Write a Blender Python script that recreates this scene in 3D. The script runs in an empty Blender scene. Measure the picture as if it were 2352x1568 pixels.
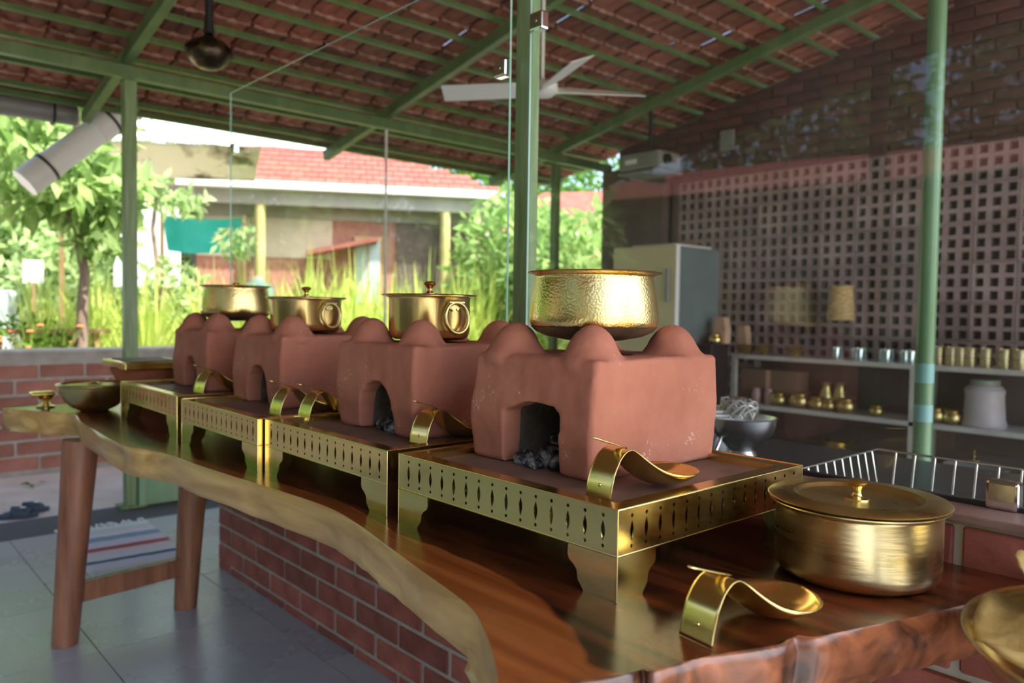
import bpy, bmesh, math, random
import numpy as np
from mathutils import Vector, Matrix
random.seed(7)
rng = np.random.default_rng(7)
sc = bpy.context.scene
COL = sc.collection
PI = math.pi
# ------------------------------------------------------------------ camera
IMG_W, IMG_H = 2352, 1568
F_PX = 1780.46
YAW, PITCH, ROLL = math.radians(47.979), math.radians(2.2546), math.radians(-0.84676)
EYE = 1.29
_f = Vector((math.cos(YAW) * math.cos(PITCH), math.sin(YAW) * math.cos(PITCH), -math.sin(PITCH)))
_r = Vector((math.sin(YAW), -math.cos(YAW), 0))
_d = _f.cross(_r)
_c, _s = math.cos(ROLL), math.sin(ROLL)
RIGHT, DOWN = _c * _r + _s * _d, -_s * _r + _c * _d
cam_data = bpy.data.cameras.new('camera')
cam = bpy.data.objects.new('camera', cam_data)
COL.objects.link(cam)
m3 = Matrix((RIGHT, -DOWN, -_f)).transposed()
cam.matrix_world = Matrix.Translation((0, 0, EYE)) @ m3.to_4x4()
cam_data.sensor_width = 36
cam_data.lens = F_PX / IMG_W * 36
cam_data.clip_start = 0.05
cam_data.clip_end = 300
cam_data.dof.use_dof = True
cam_data.dof.focus_distance = 1.5
cam_data.dof.aperture_fstop = 3.2
sc.camera = cam
# ------------------------------------------------------------------ world, sun, exposure
world = bpy.data.worlds.new('sky_world')
sc.world = world
world.use_nodes = True
wn = world.node_tree.nodes
sky = wn.new('ShaderNodeTexSky')
sky.sky_type = 'NISHITA'
sky.sun_disc = False
sky.sun_elevation = math.radians(55)
sky.sun_rotation = math.radians(160)
sky.air_density = 1.0
sky.dust_density = 3.0
world.node_tree.links.new(sky.outputs[0], wn['Background'].inputs[0])
wn['Background'].inputs[1].default_value = 0.60
sun_data = bpy.data.lights.new('sun', 'SUN')
sun = bpy.data.objects.new('sun', sun_data)
COL.objects.link(sun)
sun_data.energy = 13.5
sun_data.angle = math.radians(1.0)
sun_data.color = (1.0, 0.95, 0.86)
sun.rotation_euler = Vector((0.15, -0.45, 0.88)).to_track_quat('Z', 'Y').to_euler()
sc.view_settings.view_transform = 'Standard'
sc.view_settings.look = 'None'
sc.view_settings.gamma = 1
sc.view_settings.use_curve_mapping = False
sc.view_settings.exposure = 0.22

# ------------------------------------------------------------------ pixel helpers (reference frame 2352x1568)
def ray(x, y):
    return RIGHT * ((x - IMG_W / 2) / F_PX) + DOWN * ((y - IMG_H / 2) / F_PX) + _f
ORG = Vector((0, 0, EYE))
def pz(x, y, z): d = ray(x, y); return ORG + d * ((z - EYE) / d.z)
def pX(x, y, X): d = ray(x, y); return ORG + d * (X / d.x)
def pY(x, y, Y): d = ray(x, y); return ORG + d * (Y / d.y)
def pD(x, y, D): return ORG + ray(x, y) * D

# ------------------------------------------------------------------ object helpers
def tag(o, label=None, cat=None, group=None, kind=None):
    if label: o['label'] = label
    if cat: o['category'] = cat
    if group: o['group'] = group
    if kind: o['kind'] = kind
    return o
def link(o, parent=None):
    COL.objects.link(o)
    if parent is not None: o.parent = parent
    return o
def empty(name, loc=(0, 0, 0), rz=0.0, parent=None):
    o = bpy.data.objects.new(name, None)
    o.empty_display_size = 0.05
    o.location = loc
    o.rotation_euler = (0, 0, rz)
    return link(o, parent)
def inst(name, me, parent=None, loc=(0, 0, 0), rot=(0, 0, 0), scale=(1, 1, 1)):
    o = bpy.data.objects.new(name, me)
    o.location = loc; o.rotation_euler = rot; o.scale = scale
    return link(o, parent)
def copy_tree(o, parent=None):
    c = o.copy(); COL.objects.link(c)
    if parent is not None: c.parent = parent
    for ch in list(o.children): copy_tree(ch, c)
    return c

class MB:
    def __init__(s): s.v = []; s.f = []
    def add(s, vs, fs):
        b = len(s.v); s.v.extend([tuple(p) for p in vs]); s.f.extend([tuple(i + b for i in f) for f in fs]); return s
    def box(s, x0, x1, y0, y1, z0, z1):
        return s.add([(x0, y0, z0), (x1, y0, z0), (x1, y1, z0), (x0, y1, z0), (x0, y0, z1), (x1, y0, z1), (x1, y1, z1), (x0, y1, z1)],
                     [(0, 3, 2, 1), (4, 5, 6, 7), (0, 1, 5, 4), (1, 2, 6, 5), (2, 3, 7, 6), (3, 0, 4, 7)])
    def bar(s, p, q, w, h, up=(0, 0, 1)):
        p, q = Vector(p), Vector(q); d = (q - p).normalized(); up = Vector(up)
        sd = d.cross(up)
        if sd.length < 1e-4: sd = d.cross(Vector((1, 0, 0)))
        sd.normalize(); u = sd.cross(d).normalized()
        vs = []
        for c in (p, q):
            for a, b in ((-1, -1), (1, -1), (1, 1), (-1, 1)): vs.append(c + sd * (a * w / 2) + u * (b * h / 2))
        return s.add(vs, [(0, 1, 2, 3), (7, 6, 5, 4), (0, 4, 5, 1), (1, 5, 6, 2), (2, 6, 7, 3), (3, 7, 4, 0)])
    def tube(s, pts, r, seg=10, cap=True, closed=False):
        pts = [Vector(p) for p in pts]; n = len(pts)
        rr = r if isinstance(r, (list, tuple)) else [r] * n
        def tang(i):
            if closed: return (pts[(i + 1) % n] - pts[i - 1]).normalized()
            return (pts[min(i + 1, n - 1)] - pts[max(i - 1, 0)]).normalized()
        t0 = tang(0); nr = t0.orthogonal().normalized(); vs = []; fs = []
        for i in range(n):
            t = tang(i); nr = (nr - t * nr.dot(t)).normalized(); b = t.cross(nr)
            for k in range(seg):
                a = 2 * PI * k / seg
                vs.append(pts[i] + (nr * math.cos(a) + b * math.sin(a)) * rr[i])
        m = n if closed else n - 1
        for i in range(m):
            j = (i + 1) % n
            for k in range(seg):
                k2 = (k + 1) % seg
                fs.append((i * seg + k, i * seg + k2, j * seg + k2, j * seg + k))
        if cap and not closed:
            fs.append(tuple(range(seg - 1, -1, -1))); fs.append(tuple((n - 1) * seg + k for k in range(seg)))
        return s.add(vs, fs)
    def lathe(s, prof, seg=48, c=(0, 0, 0), sx=1.0, sy=1.0):
        vs = []; fs = []; idx = []
        for r, z in prof:
            if r < 1e-6:
                idx.append([len(vs)]); vs.append((c[0], c[1], c[2] + z))
            else:
                idx.append(list(range(len(vs), len(vs) + seg)))
                for k in range(seg):
                    a = 2 * PI * k / seg
                    vs.append((c[0] + sx * r * math.cos(a), c[1] + sy * r * math.sin(a), c[2] + z))
        for a, b in zip(idx, idx[1:]):
            for k in range(seg):
                k2 = (k + 1) % seg
                if len(a) == 1 and len(b) == 1: continue
                if len(a) == 1: fs.append((a[0], b[k2], b[k]))
                elif len(b) == 1: fs.append((a[k], a[k2], b[0]))
                else: fs.append((a[k], a[k2], b[k2], b[k]))
        return s.add(vs, fs)
    def prism(s, poly, fn, t):
        """poly in (u,v); fn(u,v,w) -> xyz ; extrude w 0..t"""
        n = len(poly)
        vs = [fn(u, v, 0) for u, v in poly] + [fn(u, v, t) for u, v in poly]
        fs = [tuple(range(n - 1, -1, -1)), tuple(range(n, 2 * n))] + [(i, (i + 1) % n, (i + 1) % n + n, i + n) for i in range(n)]
        return s.add(vs, fs)
    def mesh(s, name, mat=None, smooth=False, sharp=40, fix=True):
        me = bpy.data.meshes.new(name)
        me.from_pydata(s.v, [], s.f)
        if fix:
            bm = bmesh.new(); bm.from_mesh(me); bmesh.ops.recalc_face_normals(bm, faces=bm.faces); bm.to_mesh(me); bm.free()
        if mat: me.materials.append(mat)
        if smooth:
            me.polygons.foreach_set('use_smooth', [True] * len(me.polygons))
            me.set_sharp_from_angle(angle=math.radians(sharp))
        me.update()
        return me
    def build(s, name, mat, parent=None, smooth=False, loc=(0, 0, 0), rot=(0, 0, 0), bevel=0, sharp=40):
        o = inst(name, s.mesh(name, mat, smooth, sharp), parent, loc, rot)
        if bevel:
            b = o.modifiers.new('bevel', 'BEVEL'); b.width = bevel; b.segments = 2; b.limit_method = 'ANGLE'
        return o
def eval_mesh(o, name):
    dg = bpy.context.evaluated_depsgraph_get()
    me = bpy.data.meshes.new_from_object(o.evaluated_get(dg)); me.name = name
    return me
def fast_mesh(name, V, Fq, mat):
    """numpy verts (n,3), quads (m,4)"""
    me = bpy.data.meshes.new(name)
    V = np.asarray(V, np.float32); Fq = np.asarray(Fq, np.int32)
    me.vertices.add(len(V)); me.vertices.foreach_set('co', V.ravel())
    k = Fq.shape[1]
    me.loops.add(Fq.size); me.loops.foreach_set('vertex_index', Fq.ravel())
    me.polygons.add(len(Fq)); me.polygons.foreach_set('loop_start', np.arange(0, Fq.size, k, dtype=np.int32))
    me.update(calc_edges=True)
    me.materials.append(mat)
    return me

# ------------------------------------------------------------------ materials
def N(nt, t, **kw):
    n = nt.nodes.new(t)
    for k, v in kw.items(): setattr(n, k, v)
    return n
def rgba(c): return (c[0], c[1], c[2], 1)
def pm(name, c1, c2=None, scale=8.0, rough=0.6, metal=0.0, bump=0.0, bscale=None, stretch=(1, 1, 1), detail=5, rnd=0.0, rough2=None,
       ramp=(0.35, 0.65), spec=0.5, c3=None, coat=0.0, btype='noise'):
    m = bpy.data.materials.new(name); m.use_nodes = True
    nt = m.node_tree; L = nt.links.new; bs = nt.nodes['Principled BSDF']
    bs.inputs['Roughness'].default_value = rough
    bs.inputs['Metallic'].default_value = metal
    bs.inputs['Specular IOR Level'].default_value = spec
    if coat: bs.inputs['Coat Weight'].default_value = coat; bs.inputs['Coat Roughness'].default_value = 0.12
    tc = N(nt, 'ShaderNodeTexCoord'); mp = N(nt, 'ShaderNodeMapping')
    mp.inputs['Scale'].default_value = stretch
    L(tc.outputs['Object'], mp.inputs['Vector'])
    col = None
    if c2 is None: bs.inputs['Base Color'].default_value = rgba(c1)
    else:
        no = N(nt, 'ShaderNodeTexNoise'); no.inputs['Scale'].default_value = scale; no.inputs['Detail'].default_value = detail
        no.inputs['Roughness'].default_value = 0.6
        L(mp.outputs[0], no.inputs['Vector'])
        rp = N(nt, 'ShaderNodeValToRGB'); e = rp.color_ramp.elements
        e[0].position, e[1].position = ramp; e[0].color = rgba(c1); e[1].color = rgba(c2)
        if c3: x = e.new((ramp[0] + ramp[1]) / 2); x.color = rgba(c3)
        L(no.outputs['Fac'], rp.inputs['Fac']); col = rp.outputs['Color']
        if rough2 is not None:
            mr = N(nt, 'ShaderNodeMapRange'); mr.inputs['To Min'].default_value = rough; mr.inputs['To Max'].default_value = rough2
            mr.inputs['From Min'].default_value = 0.35; mr.inputs['From Max'].default_value = 0.65
            L(no.outputs['Fac'], mr.inputs['Value']); L(mr.outputs[0], bs.inputs['Roughness'])
    if rnd:
        oi = N(nt, 'ShaderNodeObjectInfo'); hs = N(nt, 'ShaderNodeHueSaturation')
        mr = N(nt, 'ShaderNodeMapRange'); mr.inputs['To Min'].default_value = 1 - rnd; mr.inputs['To Max'].default_value = 1 + rnd
        L(oi.outputs['Random'], mr.inputs['Value']); L(mr.outputs[0], hs.inputs['Value'])
        if col is not None: L(col, hs.inputs['Color'])
        else: hs.inputs['Color'].default_value = rgba(c1)
        col = hs.outputs['Color']
    if col is not None: L(col, bs.inputs['Base Color'])
    if bump:
        if btype == 'voronoi':
            nb = N(nt, 'ShaderNodeTexVoronoi'); nb.feature = 'SMOOTH_F1'; nb.inputs['Smoothness'].default_value = 0.6; out = nb.outputs['Distance']
        else:
            nb = N(nt, 'ShaderNodeTexNoise'); nb.inputs['Detail'].default_value = 6; out = nb.outputs['Fac']
        nb.inputs['Scale'].default_value = bscale or scale * 3
        L(mp.outputs[0], nb.inputs['Vector'])
        bp = N(nt, 'ShaderNodeBump'); bp.inputs['Strength'].default_value = bump; bp.inputs['Distance'].default_value = 0.01
        L(out, bp.inputs['Height']); L(bp.outputs[0], bs.inputs['Normal'])
    return m
def leaf_mat(name, c1, c2, trans=0.45):
    m = bpy.data.materials.new(name); m.use_nodes = True; nt = m.node_tree; L = nt.links.new
    nt.nodes.remove(nt.nodes['Principled BSDF']); out = nt.nodes['Material Output']
    tc = N(nt, 'ShaderNodeTexCoord'); no = N(nt, 'ShaderNodeTexNoise'); no.inputs['Scale'].default_value = 4; no.inputs['Detail'].default_value = 4
    L(tc.outputs['Object'], no.inputs['Vector'])
    rp = N(nt, 'ShaderNodeValToRGB'); e = rp.color_ramp.elements; e[0].position, e[1].position = 0.35, 0.65; e[0].color, e[1].color = rgba(c1), rgba(c2)
    L(no.outputs['Fac'], rp.inputs['Fac'])
    d = N(nt, 'ShaderNodeBsdfDiffuse'); t = N(nt, 'ShaderNodeBsdfTranslucent'); mx = N(nt, 'ShaderNodeMixShader'); mx.inputs[0].default_value = trans
    L(rp.outputs[0], d.inputs[0]); L(rp.outputs[0], t.inputs[0]); L(d.outputs[0], mx.inputs[1]); L(t.outputs[0], mx.inputs[2]); L(mx.outputs[0], out.inputs[0])
    return m
def glass_mat(name, tint=(0.93, 0.97, 0.95), dirt=0.03):
    """thin architectural glass: clear pane with Fresnel reflection and a faint film of dust"""
    m = bpy.data.materials.new(name); m.use_nodes = True; nt = m.node_tree; L = nt.links.new
    nt.nodes.remove(nt.nodes['Principled BSDF']); out = nt.nodes['Material Output']
    tr = N(nt, 'ShaderNodeBsdfTransparent'); tr.inputs[0].default_value = rgba(tint)
    gl = N(nt, 'ShaderNodeBsdfGlossy'); gl.inputs['Roughness'].default_value = 0.0
    fr = N(nt, 'ShaderNodeFresnel')
    ge = N(nt, 'ShaderNodeNewGeometry'); io = N(nt, 'ShaderNodeMapRange'); io.inputs['To Min'].default_value = 1.52; io.inputs['To Max'].default_value = 1 / 1.52
    L(ge.outputs['Backfacing'], io.inputs['Value']); L(io.outputs[0], fr.inputs[0])
    mx = N(nt, 'ShaderNodeMixShader'); L(fr.outputs[0], mx.inputs[0]); L(tr.outputs[0], mx.inputs[1]); L(gl.outputs[0], mx.inputs[2])
    df = N(nt, 'ShaderNodeBsdfDiffuse'); df.inputs[0].default_value = (0.8, 0.85, 0.82, 1)
    tc = N(nt, 'ShaderNodeTexCoord'); no = N(nt, 'ShaderNodeTexNoise'); no.inputs['Scale'].default_value = 2.2; no.inputs['Detail'].default_value = 4
    L(tc.outputs['Object'], no.inputs['Vector'])
    mr = N(nt, 'ShaderNodeMapRange'); mr.inputs['From Min'].default_value = .35; mr.inputs['From Max'].default_value = .7
    mr.inputs['To Min'].default_value = dirt * .4; mr.inputs['To Max'].default_value = dirt * 1.6
    L(no.outputs['Fac'], mr.inputs['Value'])
    m2 = N(nt, 'ShaderNodeMixShader'); L(mr.outputs[0], m2.inputs[0]); L(mx.outputs[0], m2.inputs[1]); L(df.outputs[0], m2.inputs[2]); L(m2.outputs[0], out.inputs[0])
    return m

BR = (0.78, 0.60, 0.22); BR2 = (0.66, 0.44, 0.13)
M = {}
M['brass'] = pm('brass_polished', BR, (0.86, 0.69, 0.30), 5, 0.16, 1, 0.02, 30, rough2=0.26)
M['brass_sheet'] = pm('brass_sheet', (0.78, 0.59, 0.20), (0.87, 0.70, 0.29), 6, 0.12, 1, 0.03, 14, rough2=0.27)
M['brass_hammer'] = pm('brass_hammered', (0.80, 0.58, 0.21), (0.88, 0.70, 0.32), 9, 0.24, 1, 0.09, 210, rough2=0.34, btype='voronoi')
M['brass_panel'] = pm('brass_panelled', (0.74, 0.53, 0.19), (0.84, 0.64, 0.27), 6, 0.22, 1, 0.25, 22, rough2=0.3, stretch=(1, 1, 0.15))
M['brass_brush'] = pm('brass_brushed', (0.74, 0.61, 0.31), (0.84, 0.72, 0.42), 8, 0.25, 1, 0.05, 60, rough2=0.34, stretch=(0.3, 0.3, 3))
M['brass_dull'] = pm('brass_dull', (0.52, 0.41, 0.16), (0.66, 0.53, 0.23), 8, 0.26, 1, 0.03, 25, rough2=0.42)
M['brass_soot'] = pm('brass_soot', (0.10, 0.07, 0.05), (0.22, 0.15, 0.08), 10, 0.45, 0.6)
M['copper'] = pm('copper_knob', (0.75, 0.42, 0.20), None, rough=0.2, metal=1)
M['clay'] = pm('red_clay', (0.36, 0.135, 0.085), (0.46, 0.185, 0.12), 5, 0.78, 0, 0.22, 26, c3=(0.41, 0.155, 0.10), spec=0.25)
_nt = M['clay'].node_tree
_bs = _nt.nodes['Principled BSDF']; _src = _bs.inputs['Base Color'].links[0].from_socket
_tc = [n for n in _nt.nodes if n.type == 'TEX_COORD'][0]
_n1 = N(_nt, 'ShaderNodeTexNoise'); _n1.inputs['Scale'].default_value = 150; _n1.inputs['Detail'].default_value = 2
_n2 = N(_nt, 'ShaderNodeTexNoise'); _n2.inputs['Scale'].default_value = 11; _n2.inputs['Detail'].default_value = 2
_nt.links.new(_tc.outputs['Object'], _n1.inputs['Vector']); _nt.links.new(_tc.outputs['Object'], _n2.inputs['Vector'])
_mu = N(_nt, 'ShaderNodeMath', operation='MULTIPLY'); _nt.links.new(_n1.outputs['Fac'], _mu.inputs[0]); _nt.links.new(_n2.outputs['Fac'], _mu.inputs[1])
_rp = N(_nt, 'ShaderNodeValToRGB'); _rp.color_ramp.elements[0].position = 0.40; _rp.color_ramp.elements[1].position = 0.46
_nt.links.new(_mu.outputs[0], _rp.inputs[0])
_mx = N(_nt, 'ShaderNodeMix', data_type='RGBA'); _nt.links.new(_rp.outputs[0], _mx.inputs[0]); _nt.links.new(_src, _mx.inputs[6]); _mx.inputs[7].default_value = (0.62, 0.36, 0.28, 1)
_nt.links.new(_mx.outputs[2], _bs.inputs['Base Color'])
M['clay_pot'] = pm('terracotta', (0.30, 0.09, 0.045), (0.42, 0.14, 0.07), 9, 0.7, 0, 0.05, 40)
M['soot'] = pm('sooty_clay', (0.05, 0.04, 0.035), (0.16, 0.12, 0.09), 14, 0.9, 0, 0.4, 60)
M['coal'] = pm('charcoal', (0.006, 0.006, 0.007), (0.36, 0.36, 0.37), 28, 0.55, 0, 0.6, 60, ramp=(0.46, 0.66))
M['plate_dust'] = pm('tray_plate', (0.12, 0.065, 0.04), (0.20, 0.12, 0.09), 9, 0.55, 0, 0.05, 40)
M['steel'] = pm('steel', (0.62, 0.63, 0.64), (0.7, 0.7, 0.7), 6, 0.25, 1, 0.02, 40)
M['steel_dull'] = pm('steel_dull', (0.50, 0.50, 0.46), (0.60, 0.60, 0.56), 6, 0.38, 0.35)
M['chrome'] = pm('chrome', (0.75, 0.75, 0.76), None, rough=0.12, metal=1)
M['green'] = pm('green_paint', (0.085, 0.145, 0.045), (0.135, 0.20, 0.075), 7, 0.42, 0, 0.03, 30, c3=(0.10, 0.165, 0.06), stretch=(1, 1, 0.25))
M['green_pole'] = pm('green_pole_paint', (0.10, 0.21, 0.10), (0.15, 0.27, 0.15), 6, 0.22, 0, 0.02, 30, stretch=(1, 1, 0.2))
M['green_post'] = pm('green_post_paint', (0.13, 0.20, 0.075), (0.24, 0.33, 0.17), 9, 0.42, 0, 0.05, 30, c3=(0.18, 0.27, 0.12), stretch=(3, 3, 0.3))
M['green_pale'] = pm('green_paint_pale', (0.18, 0.32, 0.17), (0.25, 0.40, 0.24), 6, 0.38, 0, 0.02, 30, stretch=(1, 1, 0.2))
M['tile_roof'] = pm('roof_tile_clay', (0.15, 0.048, 0.03), (0.28, 0.095, 0.055), 6, 0.85, 0, 0.15, 30, rnd=0.4, c3=(0.21, 0.066, 0.038))
M['tile_lip'] = pm('roof_tile_lip', (0.24, 0.115, 0.08), (0.40, 0.24, 0.18), 14, 0.9, 0, 0.3, 40, rnd=0.2)
M['brick'] = pm('brick_red', (0.27, 0.072, 0.05), (0.40, 0.12, 0.085), 9, 0.8, 0, 0.25, 60, rnd=0.25, c3=(0.33, 0.095, 0.067))
M['brick_garden'] = pm('brick_garden', (0.34, 0.13, 0.095), (0.44, 0.19, 0.14), 6, 0.85, 0, 0.25, 40, rnd=0.18)
M['mortar'] = pm('mortar', (0.36, 0.33, 0.27), (0.46, 0.42, 0.35), 14, 0.9, 0, 0.2, 60)
M['mortar_pale'] = pm('mortar_pale', (0.40, 0.36, 0.32), (0.52, 0.48, 0.43), 10, 0.9, 0, 0.3, 40)
M['coping'] = pm('coping_stone', (0.16, 0.085, 0.068), (0.24, 0.14, 0.115), 9, 0.55, 0, 0.1, 40)
M['floor_tile'] = pm('floor_stone', (0.34, 0.365, 0.39), (0.42, 0.445, 0.47), 1.6, 0.24, 0, 0.008, 20, rnd=0.10, rough2=0.34, spec=0.8)
M['grout'] = pm('floor_grout', (0.10, 0.10, 0.10), None, rough=0.8)
M['sand'] = pm('sand', (0.60, 0.48, 0.39), (0.72, 0.61, 0.52), 3, 0.95, 0, 0.3, 20)
M['wood_leg'] = pm('leg_wood', (0.20, 0.075, 0.04), (0.36, 0.16, 0.085), 5, 0.42, 0, 0.05, 30, stretch=(5, 5, 0.5))
M['jaali'] = pm('jaali_clay', (0.25, 0.17, 0.165), (0.36, 0.27, 0.265), 4, 0.85, 0, 0.1, 30, rnd=0.18)
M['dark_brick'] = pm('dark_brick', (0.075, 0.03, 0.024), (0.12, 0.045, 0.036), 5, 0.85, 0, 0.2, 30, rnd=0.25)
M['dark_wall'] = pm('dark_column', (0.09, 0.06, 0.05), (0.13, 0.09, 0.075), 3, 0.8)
M['fridge'] = pm('fridge_cream', (0.60, 0.52, 0.30), (0.64, 0.56, 0.34), 3, 0.35)
M['white'] = pm('white_paint', (0.78, 0.78, 0.76), None, rough=0.5)
M['pvc'] = pm('pvc_white', (0.72, 0.70, 0.66), (0.80, 0.79, 0.77), 3, 0.4)
M['pvc_grey'] = pm('pvc_grey', (0.17, 0.16, 0.155), (0.22, 0.21, 0.20), 4, 0.45)
M['granite'] = pm('dark_granite', (0.02, 0.022, 0.024), (0.04, 0.042, 0.045), 30, 0.35)
M['black'] = pm('black_metal', (0.015, 0.015, 0.017), None, rough=0.45)
M['dark_steel'] = pm('cabinet_bluegrey', (0.10, 0.135, 0.14), (0.15, 0.19, 0.195), 2, 0.4)
M['plastic_grey'] = pm('grey_plastic', (0.20, 0.20, 0.18), (0.26, 0.26, 0.24), 5, 0.5)
M['kraft'] = pm('kraft_paper', (0.50, 0.31, 0.20), (0.58, 0.38, 0.26), 6, 0.8)
M['wicker'] = pm('wicker', (0.42, 0.26, 0.09), (0.66, 0.46, 0.20), 26, 0.7, 0, 0.5, 60, stretch=(1, 1, 3))
M['papad'] = pm('papad', (0.31, 0.21, 0.055), (0.46, 0.34, 0.12), 22, 0.6, 0, 0.5, 45)
M['spot'] = pm('papad_spot', (0.16, 0.10, 0.03), None, rough=0.8)
M['bark'] = pm('bark', (0.16, 0.11, 0.08), (0.30, 0.22, 0.16), 9, 0.9, 0, 0.5, 30, stretch=(2, 2, 0.4))
M['light_block_wall'] = pm('light_block_wall', (0.11, 0.10, 0.08), (0.15, 0.13, 0.10), 2, 0.9, 0, 0.1, 30)
M['lawn'] = pm('lawn', (0.035, 0.075, 0.018), (0.07, 0.12, 0.03), 6, 0.95, 0, 0.4, 60)
M['fridge_side_shade'] = pm('fridge_side_shade', (0.11, 0.15, 0.155), (0.15, 0.19, 0.195), 2, 0.35)  # shade on the cream fridge's side is put into this colour
M['leaf'] = leaf_mat('leaf_bright', (0.17, 0.30, 0.07), (0.42, 0.56, 0.22), 0.5)
M['leaf_dark'] = leaf_mat('leaf_dark', (0.05, 0.13, 0.02), (0.13, 0.27, 0.04), 0.3)
M['grass'] = leaf_mat('grass_blade', (0.40, 0.55, 0.09), (0.70, 0.76, 0.24), 0.5)
M['leaf_pale'] = leaf_mat('leaf_pale', (0.26, 0.40, 0.14), (0.50, 0.62, 0.30), 0.5)
M['net'] = pm('teal_net', (0.02, 0.38, 0.31), (0.04, 0.48, 0.40), 3, 0.8)
M['tarp'] = pm('tarp_white', (0.50, 0.46, 0.38), (0.72, 0.70, 0.66), 1.4, 0.7, ramp=(0.3, 0.5))
M['tarp_stain'] = pm('tarp_stained', (0.12, 0.09, 0.055), (0.74, 0.70, 0.60), 1.3, 0.8, ramp=(0.36, 0.46))
M['house_roof'] = pm('house_roof', (0.22, 0.07, 0.055), (0.29, 0.10, 0.08), 4, 0.9, rnd=0.12, spec=0.2)
M['house_wall'] = pm('house_plaster', (0.46, 0.39, 0.28), (0.56, 0.49, 0.37), 2, 0.85)
M['house_brick'] = pm('house_brick', (0.30, 0.13, 0.09), (0.40, 0.19, 0.14), 12, 0.85)
M['shade_wall'] = pm('house_grey', (0.26, 0.24, 0.20), (0.34, 0.32, 0.27), 2, 0.85)
M['pane_blue'] = pm('window_pane', (0.36, 0.44, 0.47), None, rough=0.08, spec=0.8)
M['timber'] = pm('timber', (0.42, 0.26, 0.10), (0.52, 0.34, 0.15), 6, 0.6)
M['olive'] = pm('olive_post', (0.40, 0.34, 0.12), (0.50, 0.44, 0.19), 4, 0.6)
M['car'] = pm('car_paint', (0.66, 0.72, 0.78), None, rough=0.2, coat=0.6)
M['sandal'] = pm('sandal_blue', (0.04, 0.06, 0.10), (0.07, 0.09, 0.13), 20, 0.7)
M['bronze'] = pm('aged_bronze', (0.045, 0.032, 0.02), (0.30, 0.20, 0.05), 9, 0.35, 0.8, 0.3, 30, ramp=(0.5, 0.75))
M['glass'] = glass_mat('partition_glass', dirt=0.02)
M['glass_edge'] = pm('glass_edge', (0.30, 0.52, 0.44), None, rough=0.15)
M['cup_glass'] = pm('cup_steel', (0.62, 0.76, 0.72), None, rough=0.12, metal=1)

# slab wood: dark heartwood, orange sapwood following the live front edge
def slab_material(name, side):
    m = bpy.data.materials.new(name); m.use_nodes = True; nt = m.node_tree; L = nt.links.new; bs = nt.nodes['Principled BSDF']
    tc = N(nt, 'ShaderNodeTexCoord'); mp = N(nt, 'ShaderNodeMapping'); mp.inputs['Scale'].default_value = (7, 1.0, 7)
    L(tc.outputs['Object'], mp.inputs[0])
    no = N(nt, 'ShaderNodeTexNoise'); no.inputs['Scale'].default_value = 2.2; no.inputs['Detail'].default_value = 8; no.inputs['Distortion'].default_value = 1.2
    L(mp.outputs[0], no.inputs['Vector'])
    rp = N(nt, 'ShaderNodeValToRGB'); e = rp.color_ramp.elements
    if side == 'top':
        e[0].position, e[1].position = 0.36, 0.68; e[0].color, e[1].color = (0.020, 0.008, 0.004, 1), (0.15, 0.036, 0.011, 1)
    elif side == 'edge':
        e[0].position, e[1].position = 0.35, 0.68; e[0].color, e[1].color = (0.40, 0.23, 0.07, 1), (0.66, 0.44, 0.16, 1)
    else:
        e[0].position, e[1].position = 0.35, 0.7; e[0].color, e[1].color = (0.055, 0.022, 0.013, 1), (0.33, 0.11, 0.045, 1)
    L(no.outputs['Fac'], rp.inputs[0]); col = rp.outputs[0]
    if side == 'top':
        at = N(nt, 'ShaderNodeAttribute'); at.attribute_name = 'sap'
        n2 = N(nt, 'ShaderNodeTexNoise'); n2.inputs['Scale'].default_value = 5; L(tc.outputs['Object'], n2.inputs['Vector'])
        ad = N(nt, 'ShaderNodeMath', operation='MULTIPLY_ADD'); ad.inputs[1].default_value = 0.35; L(n2.outputs['Fac'], ad.inputs[0]); L(at.outputs['Fac'], ad.inputs[2])
        r2 = N(nt, 'ShaderNodeValToRGB'); q = r2.color_ramp.elements; q[0].position, q[1].position = 0.655, 0.70; q[0].color = (0, 0, 0, 1); q[1].color = (1, 1, 1, 1)
        L(ad.outputs[0], r2.inputs[0])
        r3 = N(nt, 'ShaderNodeValToRGB'); q = r3.color_ramp.elements; q[0].position, q[1].position = 0.35, 0.7; q[0].color = (0.20, 0.052, 0.012, 1); q[1].color = (0.34, 0.11, 0.028, 1)
        L(no.outputs['Fac'], r3.inputs[0])
        mx = N(nt, 'ShaderNodeMix', data_type='RGBA'); L(r2.outputs[0], mx.inputs[0]); L(col, mx.inputs[6]); L(r3.outputs[0], mx.inputs[7]); col = mx.outputs[2]
        bs.inputs['Roughness'].default_value = 0.22; bs.inputs['Specular IOR Level'].default_value = 0.4
    else:
        bs.inputs['Roughness'].default_value = 0.30
        bs.inputs['Coat Weight'].default_value = 0.15; bs.inputs['Coat Roughness'].default_value = 0.15
    L(col, bs.inputs['Base Color'])
    bp = N(nt, 'ShaderNodeBump'); bp.inputs['Strength'].default_value = 0.04 if side == 'top' else 0.25; bp.inputs['Distance'].default_value = 0.01
    L(no.outputs['Fac'], bp.inputs['Height']); L(bp.outputs[0], bs.inputs['Normal'])
    return m
M['slab_top'] = slab_material('slab_top', 'top')
M['slab_edge'] = slab_material('slab_edge', 'edge')
M['slab_end'] = slab_material('slab_end', 'end')

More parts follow.
